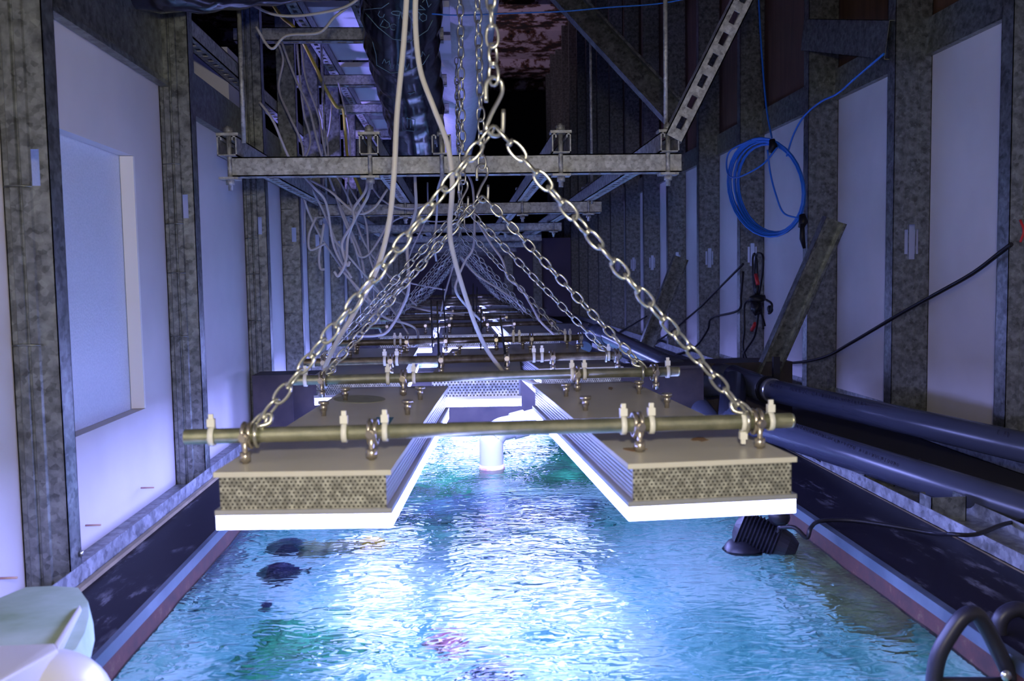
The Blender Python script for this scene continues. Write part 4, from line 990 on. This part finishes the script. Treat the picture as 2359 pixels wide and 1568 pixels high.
for k, (a, b, c, d, y, w) in enumerate([(735, 250, 770, 560, 3.3, 'behind the front beam, beside the yellow cable'), (765, 210, 700, 560, 3.4, 'crossing to the left behind the front beam'), (780, 190, 835, 640, 3.5, 'straight and thin left of the black duct'),
        (800, 420, 905, 700, 3.0, 'slanting down from the second beam'), (905, 440, 862, 700, 3.3, 'hanging between the second and third beam'), (985, 420, 940, 690, 3.6, 'far back left of the centre line')]):
    wc([(a, b, y), (a*0.7+c*0.3+10, b*0.7+d*0.3, y), (a*0.35+c*0.65-14, b*0.35+d*0.65, y), (c, d, y)], 'white cable ' + w, 0.0036)
# blue network cable and its coil on the right wall
cable([PY(995, 32, 2.3), PY(1060, 35, 2.3), PY(1190, 30, 2.3), PY(1300, 26, 2.3), PY(1400, 17, 2.3), PY(1520, 8, 2.3), PY(1640, -15, 2.3)], 0.0018, 'blue', 'blue_cable', 'thin blue wire strung across the top centre')
cable([PX(1747, -40, 1.10), PX(1750, 40, 1.10), PX(1757, 150, 1.10), PX(1766, 250, 1.10), PX(1778, 318, 1.10)], 0.0032, 'blue', 'blue_cable', 'blue network cable dropping from above to the coil')
cable([PX(1812, 360, 1.09), PX(1828, 310, 1.10), PX(1852, 268, 1.10), PX(1890, 235, 1.10), PX(1930, 215, 1.10), PX(1970, 180, 1.10), PX(2036, 124, 1.10)], 0.0032, 'blue', 'blue_cable', 'blue network cable rising from the coil to the right')
coil = thing('cable_coil', PX(1765, 430, 1.08), 'loose coil of blue network cable hanging on the right wall', 'cable coil')
mb = MB(); rr = random.Random(11)
for k in range(9):
    f = k/8; cx, cy = 1766 + 3*f - 2, 432 + 2*f; pts = []
    xl = 1676 + 26*f + rr.uniform(-3, 3); xr = 1852 + rr.uniform(-3, 3); yt = 318 + 18*f*rr.uniform(0.6, 1.2); yb = 545 - 10*f + rr.uniform(-4, 4)
    for i in range(30):
        t = 2*math.pi*i/30; c_, s_ = math.cos(t), math.sin(t)
        px = (xl+xr)/2 + (xr-xl)/2*c_; py = (yt+yb)/2 - (yb-yt)/2*s_ + 14*c_*(1)
        dep = 3.22 - 0.38*(px-1676)/176 + 0.004*k
        pts.append(PY(px, py, dep))
    mb.tube(pts, 0.0031, 6, closed=True)
mb.tube(smooth_path([PY(1790, 340, 2.95), PY(1755, 380, 3.0), PY(1700, 408, 3.1), PY(1676, 398, 3.2), PY(1680, 350, 3.2), PY(1730, 322, 3.05)], 6), 0.0031, 6)
mb.tube(smooth_path([PY(1768, 345, 2.95), PY(1775, 400, 2.95), PY(1788, 450, 2.92), PY(1805, 490, 2.9), PY(1840, 503, 2.85)], 6), 0.0031, 6)
mb.build('loops', 'blue', coil)
for (px, py, e) in ((1776, 338, 3.0), (1845, 510, 2.84)):
    p = PY(px, py, e); mb = MB(); mb.tube([p + Vector((0.0, -0.01, 0.022)), p + Vector((0.003, -0.015, 0)), p + Vector((-0.004, -0.01, -0.022))], [0.010, 0.015, 0.010], 8); mb.build('tape_tie', 'black', coil, 'black tape binding')
p = PY(1845, 515, 2.83); MB().tube([p + Vector((0, -0.012, 0)), PY(1848, 550, 2.83), PY(1853, 572, 2.83)], [0.007, 0.009, 0.005], 6).build('tape_tail', 'black', coil)
# black cables on the right
XB = 1.125
cable([PX(2330, 562, XB), PX(2300, 585, XB), PX(2240, 630, XB), PX(2160, 675, XB), PX(2070, 725, XB), PX(1960, 790, XB), PX(1900, 822, XB), PX(1830, 835, XB), PX(1760, 832, XB), PX(1690, 826, XB), PX(1640, 838, XB)], 0.0048, 'black', 'black_cable', 'long black cable climbing to the right across the right wall')
cable([PX(1712, 608, XB), PX(1650, 670, XB), PX(1610, 710, XB), PX(1575, 740, XB), PX(1545, 765, XB), PX(1500, 795, XB)], 0.005, 'black', 'black_cable', 'black cable slanting up between two studs behind the front right chain')
cable([PX(1712, 625, XB), PX(1707, 680, XB), PX(1700, 715, XB), PX(1640, 732, XB), PX(1630, 760, XB), PX(1600, 800, XB), PX(1560, 815, XB), PX(1530, 820, XB)], 0.005, 'black', 'black_cable', 'black cable stepping down across the right wall to the pipes')
cable([PX(1490, 728, XB), PX(1450, 752, XB), PX(1420, 770, XB), PX(1398, 795, XB)], 0.005, 'black', 'black_cable', 'short black cable beside the smaller leaning channel')
bd = thing('cable_bundle', PX(1748, 690, XB), 'hanging bundle of black plugs and cables with red tape on the right wall', 'cable bundle')
Xb = 1.105
mb = MB()
for pts in ([(1741, 690), (1738, 630), (1742, 590), (1748, 583), (1758, 592), (1755, 640), (1746, 690)], [(1750, 690), (1745, 640), (1743, 600), (1738, 584), (1734, 600), (1737, 660), (1744, 700)],
            [(1735, 690), (1716, 700), (1715, 760), (1712, 800), (1722, 832)], [(1748, 700), (1745, 740), (1738, 775), (1722, 800), (1712, 818), (1718, 835)], [(1765, 690), (1778, 700), (1776, 718), (1771, 722)],
            [(1750, 705), (1758, 735), (1762, 750)], [(1752, 705), (1757, 740), (1758, 758)]):
    mb.tube(smooth_path([PX(a, b, Xb) for a, b in pts], 5), 0.0042, 6)
mb.build('cords', 'black', bd)
mb = MB(); p = PX(1745, 688, Xb-0.01); mb.blob(p, (0.03, 0.030, 0.016), 14, 8, 0.3, 4); p = PX(1744, 708, Xb-0.01); mb.blob(p, (0.022, 0.022, 0.028), 12, 8, 0.3, 5); p = PX(1744, 665, Xb-0.005); mb.blob(p, (0.010, 0.012, 0.022), 10, 7, 0.2, 5)
mb.build('plug', 'black', bd); MB().blob(PX(1774, 712, Xb), (0.010, 0.016, 0.014), 10, 6, 0.2, 6).build('plug', 'black', bd)
for (a, b, c, d) in ((1741, 632, 1746, 655), (1740, 745, 1732, 760)):
    mb = MB(); mb.tube([PX(a, b, Xb-0.006), PX(c, d, Xb-0.006)], 0.0075, 8); mb.build('red_tape', 'red', bd, 'strip of red tape')
mb = MB(); p = PX(2350, 532, XR-0.004); mb.tube(smooth_path([p + Vector((0, 0, 0.022)), p + Vector((0, -0.012, 0)), p + Vector((0, -0.002, -0.022))], 4), 0.0025, 8); tag(mb.build('red_wire', 'red'), 'bit of red wire on the right stud at the picture edge', 'wire')
cable([PZ(1840, 1010, -0.36), PZ(1870, 1045, -0.40), PZ(1910, 1070, -0.412), PZ(1975, 1085, -0.412), PZ(2040, 1080, -0.412), PZ(2120, 1060, -0.412)], 0.004, 'black', 'black_cable', 'black cable lying behind the right floor track under the pipes')
# things on the left ledge
for k, (px, py) in enumerate([(18, 1338), (215, 1215), (340, 1128), (425, 1075), (432, 1058)]):
    p = PX(px, py, XL-0.045)
    mb = MB(); mb.tube([p + Vector((-0.012, 0, 0.004)), p + Vector((0.012, 0.0, 0.004))], 0.0016, 6); 
    tag(mb.build('red_fastener', 'algae'), f'small rusty red nail over the left floor track, {ORD[k]} from the camera', 'nail', 'red nails over the left track')
p = PX(190, 1274, XL+0.0035); mb = MB(); mb.T = Matrix.Translation(p) @ Matrix.Rotation(math.pi/2, 4, 'Y'); mb.lathe([(0.0045, -0.002), (0.0045, 0.0), (0.002, 0.0012)], 10)
tag(mb.build('track_screw', 'zinc'), 'round screw head on the left floor track near the first stud', 'screw')
# box fixed beyond the left wall, seen between the second and third studs
tag(MB().box((-0.85, 2.60, 0.50), (-0.644, 2.85, 0.66)).build('junction_box', 'whiteboard'), 'grey box behind the left studs above the steel header', 'box')
# back partition at the far end
struct(MB().box((PL, 9.3, BASE), (PR, 9.34, 0.40)).build('wall_far', 'endwall'))
for k, x in enumerate((-0.1, 0.45, 0.75)):
    o = MB().box((x, 9.24, BASE), (x+0.09, 9.3, 0.55)).build('partition_stud', 'steel'); tag(o, f'steel stud on the far partition, {ORD[k]} from the left', 'stud', 'studs of the far partition')
print('OBJ', len(COL.objects))
